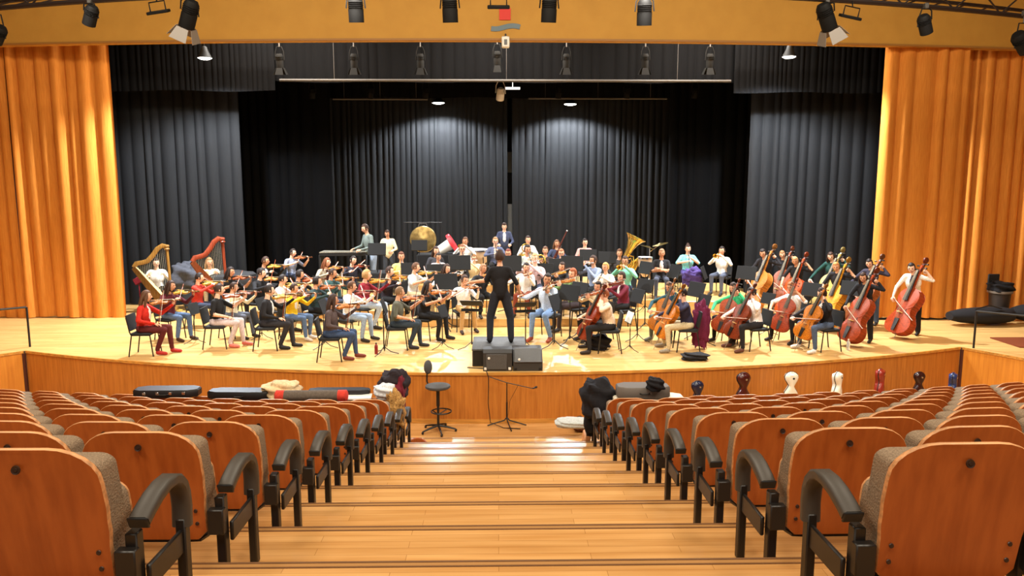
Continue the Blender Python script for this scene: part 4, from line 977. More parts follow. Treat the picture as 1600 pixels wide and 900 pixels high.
# covered grand piano behind the violins
o0 = ony(366, 440, 20.75)
r = link('grand_piano', None, None, TR((o0.x, 20.75, ZS+.2), math.radians(6), .78)); tag(r, 'grand piano under a black cover behind the violins', 'piano')
pl = [(-.75, -.7), (.75, -.7), (.75, .1), (.62, .45), (.35, .62), (.15, .85), (-.1, 1.1), (-.45, 1.2), (-.7, 1.1), (-.75, .8)]
b = MB(); n_ = len(pl); vs = []
for f_, z in ((1, .62), (1.015, .64), (1.0, 1.0), (.9, 1.06), (.5, 1.08)): vs += [(x_*f_, y_*f_, z+.015*math.sin(9*x_)*math.cos(8*y_)) for x_, y_ in pl]
fs = [(k*n_+i, k*n_+(i+1) % n_, (k+1)*n_+(i+1) % n_, (k+1)*n_+i) for k in range(4) for i in range(n_)]+[tuple(range(4*n_, 5*n_)), tuple(range(n_))[::-1]]
b.add(vs, fs); obj('cover', b, colmat((46, 46, 48)), r, ang=50)
for lx, ly in ((-.62, -.5), (.62, -.5), (-.35, .85)):
    b = MB(); b.tube([(lx, ly, .64), (lx, ly, .06), (lx, ly, 0)], [.05, .035, .04], 10); obj('leg', b, M_BLACK, r)

# ================================================================== PERCUSSION
def place(u, v, Y, base=None):
    q = ony(u, v, Y); return Vector((q.x, q.y, ZS+(zone(q.x, q.y) if base is None else base))), q
g0, gq = place(661, 374, 22.7)
r = link('gong', None, None, Matrix.Translation(g0)); tag(r, 'large bronze gong hanging in a black frame', 'gong')
gz = gq.z-g0.z
b = MB(); b.lathe([(0, .07), (.06, .065), (.12, .03), (.30, .02), (.38, .0), (.395, -.05), (.38, -.05), (.37, .0), (0, .03)], 36, M=Matrix.Translation((0, 0, gz)) @ Matrix.Rotation(math.pi/2, 4, 'X')); obj('disc', b, M_GONG, r)
b = MB(); b.tube([(-.14, 0, gz+.36), (-.10, 0, gz+.47), (.10, 0, gz+.47), (.14, 0, gz+.36)], .012, 6); obj('hanger', b, M_PIPE, r)
b = MB(); b.tube([(-.55, 0, .02), (-.55, 0, gz+.5), (.55, 0, gz+.5), (.55, 0, .02)], .018, 8)
for sx in (-.55, .55): b.tube([(sx, -.3, .02), (sx, .3, .02)], .018, 6)
obj('frame', b, M_BLACK, r)
def mallets(u, v, Y, lab, W, top, cover=None, rz=0):
    g, q = place(u, v, Y); h = q.z-g.z; r = link('mallet_instrument', None, None, TR(g, rz)); tag(r, lab, 'percussion')
    b = MB()
    for sx in (-1, 1): b.box((sx*W/2, 0, h/2-.05), (.06, .55, h-.1), b=.01)
    b.box((0, 0, .25), (W, .06, .06)); b.box((0, -.28, h-.08), (W, .04, .07)); b.box((0, .28, h-.08), (W, .04, .07)); obj('frame', b, M_BLACK, r)
    if cover:
        b = MB(); b.box((0, 0, h-.22), (W+.1, .72, .45), b=.03); obj('cover', b, colmat(cover), r)
    else:
        for i in range(22):
            b = MB(); L = .62-.016*i; b.box((-W/2+W*(i+.5)/22, 0, h-.02), (W/22*.8, L, .02)); obj('bar', b, top, r, smooth=False)
    return r
mallets(538, 392, 22.0, 'vibraphone in front of the grey sweater percussionist', 1.3, mat('aluminium bars', (190, 186, 170), .35, .7))
mallets(688, 396, 22.0, 'black covered percussion table right of the gong', 1.2, None, (26, 26, 28))
mallets(600, 424, 21.6, 'black covered chest beside the standing cream shirt percussionist', .9, None, (34, 34, 36))
def timp(u, v, Y, R_, lab):
    g, q = place(u, v, Y); h = q.z-g.z; r = link('timpani_drum', None, None, Matrix.Translation(g)); tag(r, lab, 'drum')
    b = MB(); b.lathe([(0, h-.55), (R_*.35, h-.53), (R_*.75, h-.38), (R_*.97, h-.12), (R_, h-.02)], 28); obj('bowl', b, mat('pale copper', (214, 190, 160), .35, .5), r)
    b = MB(); b.lathe([(R_*1.0, h-.01), (R_*.5, h+.006), (0, h+.008)], 28); obj('drum_head', b, M_WHITE, r)
    b = MB(); b.lathe([(R_, h-.04), (R_*1.05, h-.04), (R_*1.05, h+.012), (R_, h+.012)], 28); obj('hoop', b, M_CHROME, r)
    for i in range(4):
        a = i*math.pi/2+.6; b = MB(); b.tube([(R_*.95*math.cos(a), R_*.95*math.sin(a), h-.2), (R_*1.0*math.cos(a), R_*1.0*math.sin(a), 0)], .018, 6); obj('leg', b, M_CHROME, r)
timp(744, 390, 22.8, .40, 'kettledrum with white head right of the red and white cover')
timp(1008-0, 402, 21.0, .20, 'small drum left of the folded-arms musician')
g, q = place(1015, 388, 21.5)
r = link('cymbal_stand', None, None, Matrix.Translation(g)); tag(r, 'pair of cymbals on a chrome stand behind the trumpet row', 'cymbals'); h = q.z-g.z
b = MB(); b.tube([(0, 0, .3), (0, 0, h+.06)], .012, 6)
for i in range(3): a = i*2.09; b.tube([(0, 0, .35), (.3*math.cos(a), .3*math.sin(a), 0)], .012, 5)
b.tube([(0, 0, h-.1), (.3, .05, h+.1)], .01, 5); obj('stand', b, M_CHROME, r)
for cx, cz, t in ((-.05, h+.04, .3), (.30, h+.12, -.25)):
    b = MB(); b.lathe([(0, .03), (.04, .025), (.06, .01), (.22, -.012), (.225, -.014), (.06, .004), (0, .02)], 24, M=Matrix.Translation((cx, .02, cz)) @ Matrix.Rotation(t, 4, 'Y')); obj('cymbal', b, mat('dull brass', (140, 120, 70), .35, .9), r)
# red and white tilted cover on the percussion table
g = ony(698, 385, 22.0)
r = link('tilted_drum', None, None, Matrix.Translation(g) @ Matrix.Rotation(math.radians(58), 4, 'Y')); tag(r, 'tilted drum with white shell and red rim on the covered table', 'drum')
b = MB(); b.lathe([(.10, -.36), (.13, -.34), (.17, .22), (.15, .22)], 20); obj('shell', b, M_WHITE, r)
b = MB(); b.lathe([(.0, .24), (.27, .24), (.28, .22), (.28, .14), (.17, .12)], 20); obj('rim', b, mat('red lacquer', (206, 40, 48), .4), r)

# ================================================================== STAGE FLOOR PROPS
def speaker(u0, u1, v0, v1, Y, dep, lab, wedge):
    a = ony(u0, v1, Y); c = ony(u1, v0, Y); W = c.x-a.x; H = c.z-ZS
    r = link('stage_monitor', None, None, Matrix.Translation(((a.x+c.x)/2, Y, ZS))); tag(r, lab, 'speaker')
    b = MB(); pr = [(0, 0), (dep, 0), (dep, H), (.08 if not wedge else .22, H), (0, H*.86 if not wedge else H*.5)]
    vs = [(sx*W/2, y_, z_) for sx in (-1, 1) for y_, z_ in pr]; k = len(pr)
    b.add(vs, [tuple(range(k)), tuple(range(k, 2*k))[::-1]]+[(i, k+i, k+(i+1) % k, (i+1) % k) for i in range(k)]); obj('cabinet', b, mat('charcoal cabinet', (50, 48, 46), .5), r, smooth=False)
    b = MB()
    if not wedge: b.box((-.02, -.008, H*.45), (W*.72, .016, H*.72), b=.006)
    else: b.box((0, .11, H*.76), (W*.92, .33, .015), R=Matrix.Rotation(math.atan2(H*.5, .22), 3, 'X'), b=.004)
    obj('grille', b, mat('grey grille', (84, 82, 80), .55, kind='noise', scale=160, bump=.4), r)
    b = MB()
    for sx in (-1, 1): b.box((sx*W*.42, -.006, H*.12), (W*.09, .02, H*.12), b=.004)
    obj('corner_foot', b, M_WHITE if not wedge else M_BLACK, r)
    b = MB(); b.lathe([(0, .012), (.02, .01), (.025, 0)], 10, M=Matrix.Translation((-W*.3, -.016, H*.62)) @ Matrix.Rotation(math.pi/2, 4, 'X')); obj('badge', b, M_WHITE, r)
speaker(755, 800, 547, 577, 13.95, .34, 'boxy black stage monitor in front of the podium', False)
speaker(802, 848, 550, 578, 13.95, .62, 'low grey-topped equipment case right of the stage monitor', True)
def bottle(u, v, lab, col, clear=False):
    g = onz(u, v, ZS); r = link('water_bottle', None, None, Matrix.Translation(g)); tag(r, lab, 'bottle')
    m = mat('clear plastic', (235, 240, 240), .1, trans=.7) if clear else mat('red bottle', col, .3)
    b = MB(); b.lathe([(0, 0), (.034, 0), (.036, .02), (.036, .15), (.03, .18), (.014, .20), (.014, .215)], 14); obj('body', b, m, r)
    b = MB(); b.lathe([(.016, .21), (.016, .235), (0, .237)], 12); obj('cap', b, M_WHITE if clear else M_BLACK, r)
bottle(588, 553, 'dark red bottle on the floor by the charcoal sweater violinist', (120, 20, 28))
bottle(1325, 547, 'clear water bottle on the floor beside the front bass', None, True)
# purple jacket over the navy cellist's chair, bags on the floor
def blob(name, lab, cat, c, dims, col, seed=0, amp=.16, rz=0, freq=5., rough=.85, m=None):
    rnd = random.Random(seed); ph = [rnd.uniform(0, 6.28) for _ in range(6)]
    def fn(p):
        d = 1+amp*math.sin(freq*p.x+ph[0]+2*p.z)*math.cos(freq*.8*p.y+ph[1])+amp*.7*math.sin(freq*1.9*p.z+ph[2]+3*p.x)+amp*.4*math.sin(freq*3*p.y+ph[3]+freq*2*p.x)
        e = .75; q = [math.copysign(abs(t)**e, t) for t in p]
        z = max(q[2], -.92)
        return Vector((q[0]*dims[0]/2*d, q[1]*dims[1]/2*d, z*dims[2]/2*(d if z > -.9 else 1)))
    b = MB(); b.ell((0, 0, 0), None, 32, 22, fn=fn)
    o = obj(name, b, m or colmat(col, rough), None, Matrix.Translation(c) @ Matrix.Rotation(rz, 4, 'Z'), ang=80); tag(o, lab, cat); return o
q = ony(1095, 508, 15.75); blob('jacket', 'purple jacket hanging over the navy cellist chair', 'jacket', q, (.36, .26, .95), (104, 30, 62), 3, .13, freq=9)
g = onz(1090, 566, ZS); blob('shoulder_bag', 'black and white bag on the floor under the purple jacket', 'bag', g+Vector((0, .2, .07)), (.5, .3, .15), (36, 34, 36), 4)
q = ony(1083, 428, 19.3); blob('jacket', 'violet and blue jacket on the lap of the turquoise t-shirt player', 'jacket', q+Vector((0, 0, -.1)), (.44, .32, .48), (74, 56, 116), 5, .16, freq=8)
q = onz(930, 552, ZS); blob('backpack', 'black backpack under the front beige shirt cellist chair', 'bag', q+Vector((.12, .35, .16)), (.46, .36, .34), (30, 28, 32), 6)
q = ony(281, 428, 20.5); blob('coat', 'grey coat heaped behind the gilded harp', 'coat', (q.x, 20.9, q.z-.15), (.75, .6, .8), (70, 72, 80), 7)
b = MB(); a = ony(216, 438, 20.8); b.box((a.x, 20.8, a.z), (.26, .06, .18), R=Matrix.Rotation(-.5, 3, 'Y'), b=.02); b.tube([(a.x, 20.82, a.z), (a.x+.02, 20.82, ZS)], .015, 6)
tag(obj('stand_light', b, colmat((130, 30, 40))), 'dark red stand panel left of the gilded harp', 'panel')
# right side: long black bags and a bin
g = onz(1540, 508, ZS)
def bagp(c, L, W, H, rz, lab, seed):
    r = link('bass_bag', None, None, TR(c, rz)); tag(r, lab, 'bag')
    b = MB(); pts = []; rr = []
    for i in range(14):
        t = i/13; pts.append((-L/2+L*t, .02*math.sin(7*t+seed), H*.48)); rr.append(max(.03, math.sin(math.pi*min(1, max(0.02, t)))**.22*W/2*(1-.2*(1-t))))
    b.tube(pts, rr, 14, flat=(1, H/W)); obj('body', b, colmat((30, 29, 31), .7), r)
    b = MB(); b.tube([(-L*.2, -W*.3, H*.9), (0, -W*.32, H*1.1), (L*.2, -W*.3, H*.9)], .015, 6); obj('handle', b, M_BLACK, r)
bagp(g+Vector((-.1, .0, .02)), 1.7, .66, .46, .08, 'long black soft bag lying by the right orange curtain', 1)
bagp(g+Vector((1.45, .1, .02)), 1.4, .72, .55, -.12, 'second black soft bag at the right edge of the stage', 3)
g = ony(1560, 485, 19.0); g.z = ZS
r = link('waste_bin', None, None, Matrix.Translation(g)); tag(r, 'dark round bin stuffed with black cloth at right', 'bin')
zt_ = ony(1560, 456, 19.0).z-ZS
b = MB(); b.lathe([(0, 0), (.20, 0), (.25, zt_), (.27, zt_), (.27, zt_+.03), (.22, zt_+.03), (.2, zt_-.05)], 20); obj('bin_body', b, mat('brown black plastic', (48, 40, 36), .5), r)
b = MB(); b.lathe([(.25, zt_-.02), (.285, zt_-.02), (.285, zt_+.035), (.25, zt_+.035)], 20); obj('rim', b, mat('grey rim', (110, 100, 90), .5), r)
blob('black_cloth', 'bundle of black cloth in the round bin', 'cloth', g+Vector((0, 0, zt_+.12)), (.5, .45, .3), (26, 25, 27), 8)
b = MB(); a = ony(1556, 441, 19.1); b.box((a.x, 19.2, a.z), (.3, .04, .4), b=.02); b.tube([(a.x, 19.23, a.z), (a.x, 19.23, ZS)], .014, 6)
tag(obj('sign_board', b, M_MATTE), 'small dark board on a post behind the round bin', 'board')
b = MB(); a = onz(1594, 538, ZS); b.box((a.x+.5, a.y+.15, ZS+.012), (1.5, 1.0, .022), b=.005); tag(obj('door_mat', b, colmat((120, 56, 24))), 'reddish brown mat on the right wing of the stage', 'mat')
# handrails on both wings
def rail(pts, lab):
    r = link('handrail', None, None, Matrix.Identity(4)); tag(r, lab, 'railing')
    b = MB(); b.tube(pts, .022, 8); obj('rail', b, M_BLACK, r)
    for p in (pts[0], pts[-1]):
        b = MB(); b.tube([p, (p[0], p[1], ZS)], .022, 8); obj('post', b, M_BLACK, r)
a = onz(47, 542, ZS); t = ony(43, 480, a.y); rail([(a.x, a.y, t.z), (a.x-1.2, a.y-.9, t.z-.0), (a.x-2.4, a.y-1.8, t.z)], 'black handrail at the left wing of the stage')
a = onz(1521, 544, ZS); t = ony(1525, 486, a.y); rail([(a.x, a.y, t.z), (a.x+1.0, a.y-.9, t.z), (a.x+1.6, a.y-1.6, t.z)], 'black handrail at the right wing of the stage')
# cables on the stage
b = MB(); p0 = onz(758, 576, ZS+.01); ed = edgeY(p0.x)
pts = [ony(730, 570, 14.2), p0]; pts[0].z = ZS+.012; pts[1].z = ZS+.012
b.tube([pts[0], pts[1], (p0.x+.04, ed-.03, ZS+.01), (p0.x+.07, ed-.05, ZS-.08), (p0.x+.06, ed-.05, .4), (p0.x+.10, ed-.10, .05), (p0.x+.35, ed-.3, .012), (p0.x+.65, ed-.35, .012)], .008, 6)
tag(obj('cable', b, M_BLACK), 'black cable running down the stage front to the microphone stand', 'cable')
# ---- drafting stool and boom microphone stand before the stage
g = onz(685, 674, 0)
r = link('drafting_stool', None, None, TR(g, math.radians(-20))); tag(r, 'black drafting stool with foot ring in front of the stage', 'stool')
k_ = (ony(685, 603, g.y).z)/.80
M0 = Matrix.Scale(k_, 4)
b = MB(); b.lathe([(0, .76), (.19, .76), (.215, .78), (.21, .81), (.15, .825), (0, .82)], 24, M=M0); obj('seat', b, mat('dark grey fabric', (70, 66, 62), .8, kind='noise', scale=80), r)
b = MB(); b.ell((-.20, .05, 1.10), (.035, .15, .12), 14, 10, R=Matrix.Rotation(-.15, 3, 'Y')); bk = obj('backrest', b, mat('dark grey fabric', (70, 66, 62)), r, M0)
b = MB(); b.tube([(-.10, .02, .75), (-.19, .04, .76), (-.225, .05, .85), (-.22, .05, 1.05)], .014, 6); obj('back_bar', b, M_BLACK, r, M0)
b = MB(); b.tube([(0, 0, .76), (0, 0, .45)], .030, 10); b.tube([(0, 0, .5), (0, 0, .1)], .022, 10); obj('gas_lift', b, M_BLACK, r, M0)
b = MB(); b.tube([(.06+.17*math.cos(a*math.pi/10), .17*math.sin(a*math.pi/10), .36) for a in range(21)], .012, 6, cap=False); b.tube([(-.02, 0, .31), (-.11, 0, .36)], .01, 5); b.tube([(.02, 0, .31), (.1, .14, .36)], .01, 5); obj('foot_ring', b, M_BLACK, r, M0)
for i in range(5):
    a = i*2*math.pi/5+.3; b = MB(); b.tube([(0, 0, .11), (.16*math.cos(a), .16*math.sin(a), .08), (.30*math.cos(a), .30*math.sin(a), .045)], [.022, .018, .013], 6); l_ = obj('base_leg', b, M_BLACK, r, M0)
    b = MB(); b.lathe([(0, .012), (.024, .012), (.024, -.012), (0, -.012)], 10, M=Matrix.Translation((.30*math.cos(a), .30*math.sin(a), .024)) @ Matrix.Rotation(math.pi/2, 4, 'Y')); obj('caster', b, M_BLACK, l_)
g = onz(792, 665, 0)
r = link('microphone_stand', None, None, TR(g, 0)); tag(r, 'black boom microphone stand in front of the stage', 'microphone stand')
ht = ony(792, 598, g.y).z
b = MB(); b.tube([(0, 0, .12), (0, 0, ht*.55)], .015, 8); b.tube([(0, 0, ht*.5), (0, 0, ht)], .010, 8); obj('pole', b, M_BLACK, r)
for ang in (math.pi*1.02, -.02, -1.35):
    b = MB(); b.tube([(0, 0, .16), (.05*math.cos(ang), .05*math.sin(ang), .10), (.36*math.cos(ang), .36*math.sin(ang), .012)], .012, 6); obj('leg', b, M_BLACK, r)
e0 = ony(765, 589, g.y)-g; e1 = ony(832, 607, g.y-.15)-g
b = MB(); b.tube([e0, (0, 0, ht), e1], .008, 6); obj('boom', b, M_BLACK, r)
b = MB(); b.tube([e1, e1+Vector((.06, 0, .02))], [.012, .02], 8); b.ell(e1+Vector((.07, 0, .024)), (.022, .022, .022), 8, 6); obj('microphone', b, M_EBONY, r)
b = MB(); b.tube([e1+Vector((-.25, 0, .08)), (.06, -.02, ht*.6), (.02, -.02, .2)], .004, 4); obj('microphone_cable', b, M_BLACK, r)
# ---- cello cases standing in front of the stage
def case(u, vt, col, lab, turn, seam=True):
    Y = min(edgeY(ony(u, 600, 13.8).x)-.5, 14.4); t = ony(u, vt, Y); H = t.z
    r = link('cello_case', None, None, TR((t.x, Y, 0), turn, H/1.36)); tag(r, lab, 'cello case', 'cello cases before the stage')
    hw = [(.02, .10), (.08, .22), (.25, .26), (.45, .23), (.58, .185), (.68, .19), (.80, .17), (.90, .10), (.97, .065), (1.0, .075), (1.07, .12), (1.14, .165), (1.22, .185), (1.29, .16), (1.335, .105), (1.36, .04)]
    b = MB(); vs = []; n_ = 16
    for z, w_ in hw:
        d_ = (.13 if z < .95 else .13 if z < 1.3 else .08) * (1 if z < 1.33 else .5)
        for j in range(n_): a = 2*math.pi*j/n_; vs.append((w_*math.copysign(abs(math.cos(a))**.7, math.cos(a)), d_*math.copysign(abs(math.sin(a))**.7, math.sin(a)), z))
    k = len(hw); fs = [(i*n_+j, i*n_+(j+1) % n_, (i+1)*n_+(j+1) % n_, (i+1)*n_+j) for i in range(k-1) for j in range(n_)]+[tuple(range(n_))[::-1], tuple(range((k-1)*n_, k*n_))]
    b.add(vs, fs); obj('shell', b, mat('case %d %d %d' % col, col, .25), r, ang=60)
    b = MB(); b.tube([(w_+.004, 0, z) for z, w_ in hw]+[(-w_-.004, 0, z) for z, w_ in hw[::-1]], .012, 6); obj('seam', b, M_BLACK, r)
    b = MB(); b.lathe([(0, .012), (.025, .01), (.03, 0)], 12, M=Matrix.Translation((.02, -.128, 1.2)) @ Matrix.Rotation(math.pi/2, 4, 'X')); obj('latch', b, M_EBONY if sum(col) > 400 else M_CHROME, r)
case(1090, 595, (26, 28, 52), 'dark navy cello case head above the right seats, nearest the aisle', .3)
case(1162, 582, (70, 22, 16), 'dark brown cello case between the navy case and a white one', .2)
case(1237, 581, (236, 232, 214), 'white cello case with a large dark latch', .0)
case(1309, 581, (238, 236, 222), 'white cello case with a black seam, turned sideways', .7)
case(1376, 576, (140, 44, 32), 'reddish brown cello case, turned sideways', .8)
case(1437, 581, (46, 16, 14), 'very dark maroon cello case', .1)
case(1490, 582, (36, 54, 104), 'blue cello case nearest the right wing', .9)
# ---- things left on the seats
ZT = zN(9)+.965
def hardcase(u, v, L, W, H, rz, lab, col, z=ZT, latch=True):
    g = onz(u, v, z+H/2); r = link('instrument_case', None, None, TR((g.x, g.y, z), rz)); tag(r, lab, 'case')
    b = MB(); pl = [(-L/2, -W*.25), (-L/2+.12, -W/2), (L/2-.12, -W/2), (L/2, -W*.25), (L/2, W*.25), (L/2-.12, W/2), (-L/2+.12, W/2), (-L/2, W*.25)]
    n_ = 8; vs = []
    for f_, zz_ in ((.96, 0), (1, .02), (1, H-.02), (.96, H)): vs += [(x_*f_, y_*f_, zz_) for x_, y_ in pl]
    b.add(vs, [(k*n_+i, k*n_+(i+1) % n_, (k+1)*n_+(i+1) % n_, (k+1)*n_+i) for k in range(3) for i in range(n_)]+[tuple(range(n_))[::-1], tuple(range(3*n_, 4*n_))]); obj('shell', b, mat('case %d %d %d' % col, col, .45), r)
    if latch:
        for sx in (-.3, -.1, .1, .3): b = MB(); b.box((sx*L, -W/2-.004, H*.6), (.05, .014, .04), b=.003); obj('latch', b, M_CHROME, r)
    b = MB(); b.tube([(-.07, -W/2, H*.5), (-.05, -W/2-.04, H*.5), (.05, -W/2-.04, H*.5), (.07, -W/2, H*.5)], .008, 5); obj('handle', b, M_BLACK, r)
hardcase(262, 612, .98, .30, .12, .02, 'black hard case with latches on the left front seats', (30, 28, 30))
hardcase(378, 615, 1.0, .28, .12, -.03, 'plain black case beside the latched case on the left seats', (26, 25, 27), latch=False)
hardcase(530, 612, .95, .20, .09, .0, 'thin black case behind the grey roll bag', (24, 23, 26), latch=False)
g = onz(440, 610, ZT+.1); blob('crumpled_cloth', 'cream cloth heaped on the left front seats', 'cloth', (g.x, g.y, ZT+.10), (.55, .4, .26), (228, 200, 156), 11)
g = onz(488, 619, ZT+.06)
r = link('roll_bag', None, None, Matrix.Translation((g.x, g.y-.05, ZT+.08))); tag(r, 'grey roll bag with red ends on the left seats', 'bag')
b = MB(); b.tube([(-.40, 0, 0), (.40, 0, 0)], .085, 16); obj('body', b, colmat((104, 92, 82)), r)
for sx in (-1, 1): b = MB(); b.tube([(sx*.40, 0, 0), (sx*.52, 0, 0), (sx*.54, 0, 0)], [.088, .088, .06], 16); obj('end_cap', b, colmat((214, 66, 52)), r)
g = onz(562, 618, ZT+.03); b = MB(); b.box((g.x, g.y, ZT+.012), (.36, .26, .02), R=Matrix.Rotation(.1, 3, 'Z')); tag(obj('paper_stack', b, M_PAPER), 'stack of white paper on the left front seats', 'paper')
Ys = D0+8*PIT
q = ony(614, 602, Ys+.1); blob('coat', 'black and maroon coat piled on the left aisle seat', 'coat', (q.x+.02, Ys+.15, q.z), (.42, .5, .42), (40, 30, 34), 12, .14)
q = ony(628, 612, Ys+.25); blob('scarf', 'dark red scarf draped over the left coat pile', 'scarf', (q.x, Ys+.05, q.z+.02), (.16, .45, .52), (110, 26, 40), 13, .12)
q = ony(603, 611, Ys-.1); blob('shirt_bundle', 'white and pale blue shirt bundle on the left coat pile', 'clothes', (q.x, Ys-.12, q.z), (.34, .3, .22), (222, 226, 232), 14, .15)
M_FUR = mat('tan fur', (196, 150, 84), .95, kind='noise', scale=28, rgb2=(120, 84, 40), bump=1.0)
q = ony(618, 645, Ys-.35); blob('fur_hat', 'tan fur garment hanging over the left aisle seat', 'fur', (q.x, Ys-.38, q.z), (.27, .26, .60), None, 15, .18, freq=8, m=M_FUR)
q = ony(652, 670, Ys+.55); b = MB(); b.lathe([(0, -.02), (.19, -.02), (.2, 0), (.19, .02), (0, .02)], 20, M=Matrix.Translation((q.x, Ys+.55, .2)) @ Matrix.Rotation(math.pi/2, 4, 'X')); tag(obj('round_panel', b, M_SHELL), 'round brown wooden panel at the end of the left front row', 'panel')
# right side
q = ony(938, 628, Ys-.2); blob('coat', 'black puffy coat hanging on the right front aisle seat', 'coat', (q.x+.0, Ys-.05, q.z), (.52, .5, .62), (30, 28, 32), 16, .13)
q = ony(925, 655, Ys); blob('coat_sleeve', 'black jacket hanging down beside the right aisle seat', 'coat', (q.x, Ys+.1, q.z), (.22, .3, .62), (26, 25, 28), 17, .12)
g = onz(1004, 610, ZT+.16); r = hardcase(1004, 610, .78, .34, .17, .0, 'grey hard case on the right front seats', (112, 104, 98), ZT+.10, latch=False)
hardcase(1012, 622, 1.05, .30, .09, .0, 'white flat case on the right front seats', (238, 232, 214), ZT, latch=False)
q = onz(1029, 600, ZT+.35); blob('hat', 'black cap lying on the grey hard case', 'hat', (q.x-.05, q.y, ZT+.345), (.24, .22, .20), (28, 26, 30), 18, .16)
g = onz(895, 690, 0.0); blob('padded_bag', 'silver grey padded bag on the floor by the right seats', 'bag', (g.x, g.y, .34), (.62, .42, .14), (186, 186, 178), 19, .07)
bpy.data.objects[-1] if False else None
g = onz(905, 673, 0); blob('brown_bag', 'small brown bag on the floor beyond the padded bag', 'bag', (g.x, g.y, .12), (.22, .3, .24), (96, 56, 36), 20, .12)
q = ony(916, 662, Ys+.4); b = MB(); b.box((q.x, Ys+.5, .25), (.10, .30, .48), R=Matrix.Rotation(.12, 3, 'Y'), b=.02); tag(obj('wooden_panel', b, M_SHELLE), 'pale wooden end panel at the right front row', 'panel')
# ================================================================== STAGE LIGHTING
# emblem and sensor on the header
q = ony(789, 22, HY-.02); s9 = 17*HY/F
b = MB(); b.box((q.x, hdrY(q.x)-.015, q.z), (s9, .03, s9)); tag(obj('emblem', b, mat('emblem red', (206, 40, 24), .6)), 'red square emblem above the stage on the header', 'emblem')
q = ony(790, 42, HY-.02); b = MB()
pts = [Vector((q.x+t*.33, hdrY(q.x)-.012, q.z+.035*math.sin(t*2.6+.3)-.01)) for t in [i/8-1 for i in range(17)]]
b.band(pts, (0, 1, 0), .02, .11); tag(obj('emblem_wave', b, mat('emblem blue grey', (98, 116, 124), .6)), 'blue-grey wave emblem under the red square', 'emblem')
q = ony(790, 66, HY-.12); r = link('projector_box', None, None, Matrix.Translation((q.x, HY-.12, q.z))); tag(r, 'small white sensor box under the header centre', 'sensor')
b = MB(); b.box((0, 0, 0), (.18, .18, .24), b=.02); obj('housing', b, M_WHITE, r)
b = MB(); b.box((0, -.092, -.01), (.07, .01, .12), b=.004); obj('window', b, M_EBONY, r)
b = MB(); b.tube([(0, .05, .1), (0, .12, .2)], .02, 6); obj('bracket', b, M_PIPE, r)
# curved lighting truss in front of the header
def trY(x): return 13.0+x*x/52
tz = ony(1600, 22, trY(9.4)).z; tz2 = tz
r = link('lighting_truss', None, None, Matrix.Identity(4)); tag(r, 'black curved lighting truss over the front of the stage', 'truss')
tx = [-11+i*.55 for i in range(41)]
M_TRUSS = mat('dark truss steel', (40, 30, 26), .5, .3)
for dy, dz, rr in ((0, 0, .045), (.0, .42, .035), (.35, .2, .035)):
    b = MB(); b.tube([(x_, trY(x_)+dy, tz+dz) for x_ in tx], rr, 8); obj('chord', b, M_TRUSS, r)
for i in range(40):
    x0, x1 = tx[i], tx[i+1]; b = MB()
    b.tube([(x0, trY(x0), tz if i % 2 else tz+.42), (x1, trY(x1), tz+.42 if i % 2 else tz)], .016, 5); b.tube([(x0, trY(x0), tz), (x1, trY(x1)+.35, tz+.2)], .014, 5); obj('brace', b, M_TRUSS, r)
for x_ in (-9, -4.5, 0, 4.5, 9):
    b = MB(); b.tube([(x_, trY(x_), tz+.42), (x_, hdrY(x_)-.005, tz+2.2)], .014, 6); obj('stay_rod', b, M_TRUSS, r)
M_CAN = mat('black lantern', (12, 11, 10), .7, spec=.2); M_GREYM = mat('grey barn door', (120, 112, 104), .5)
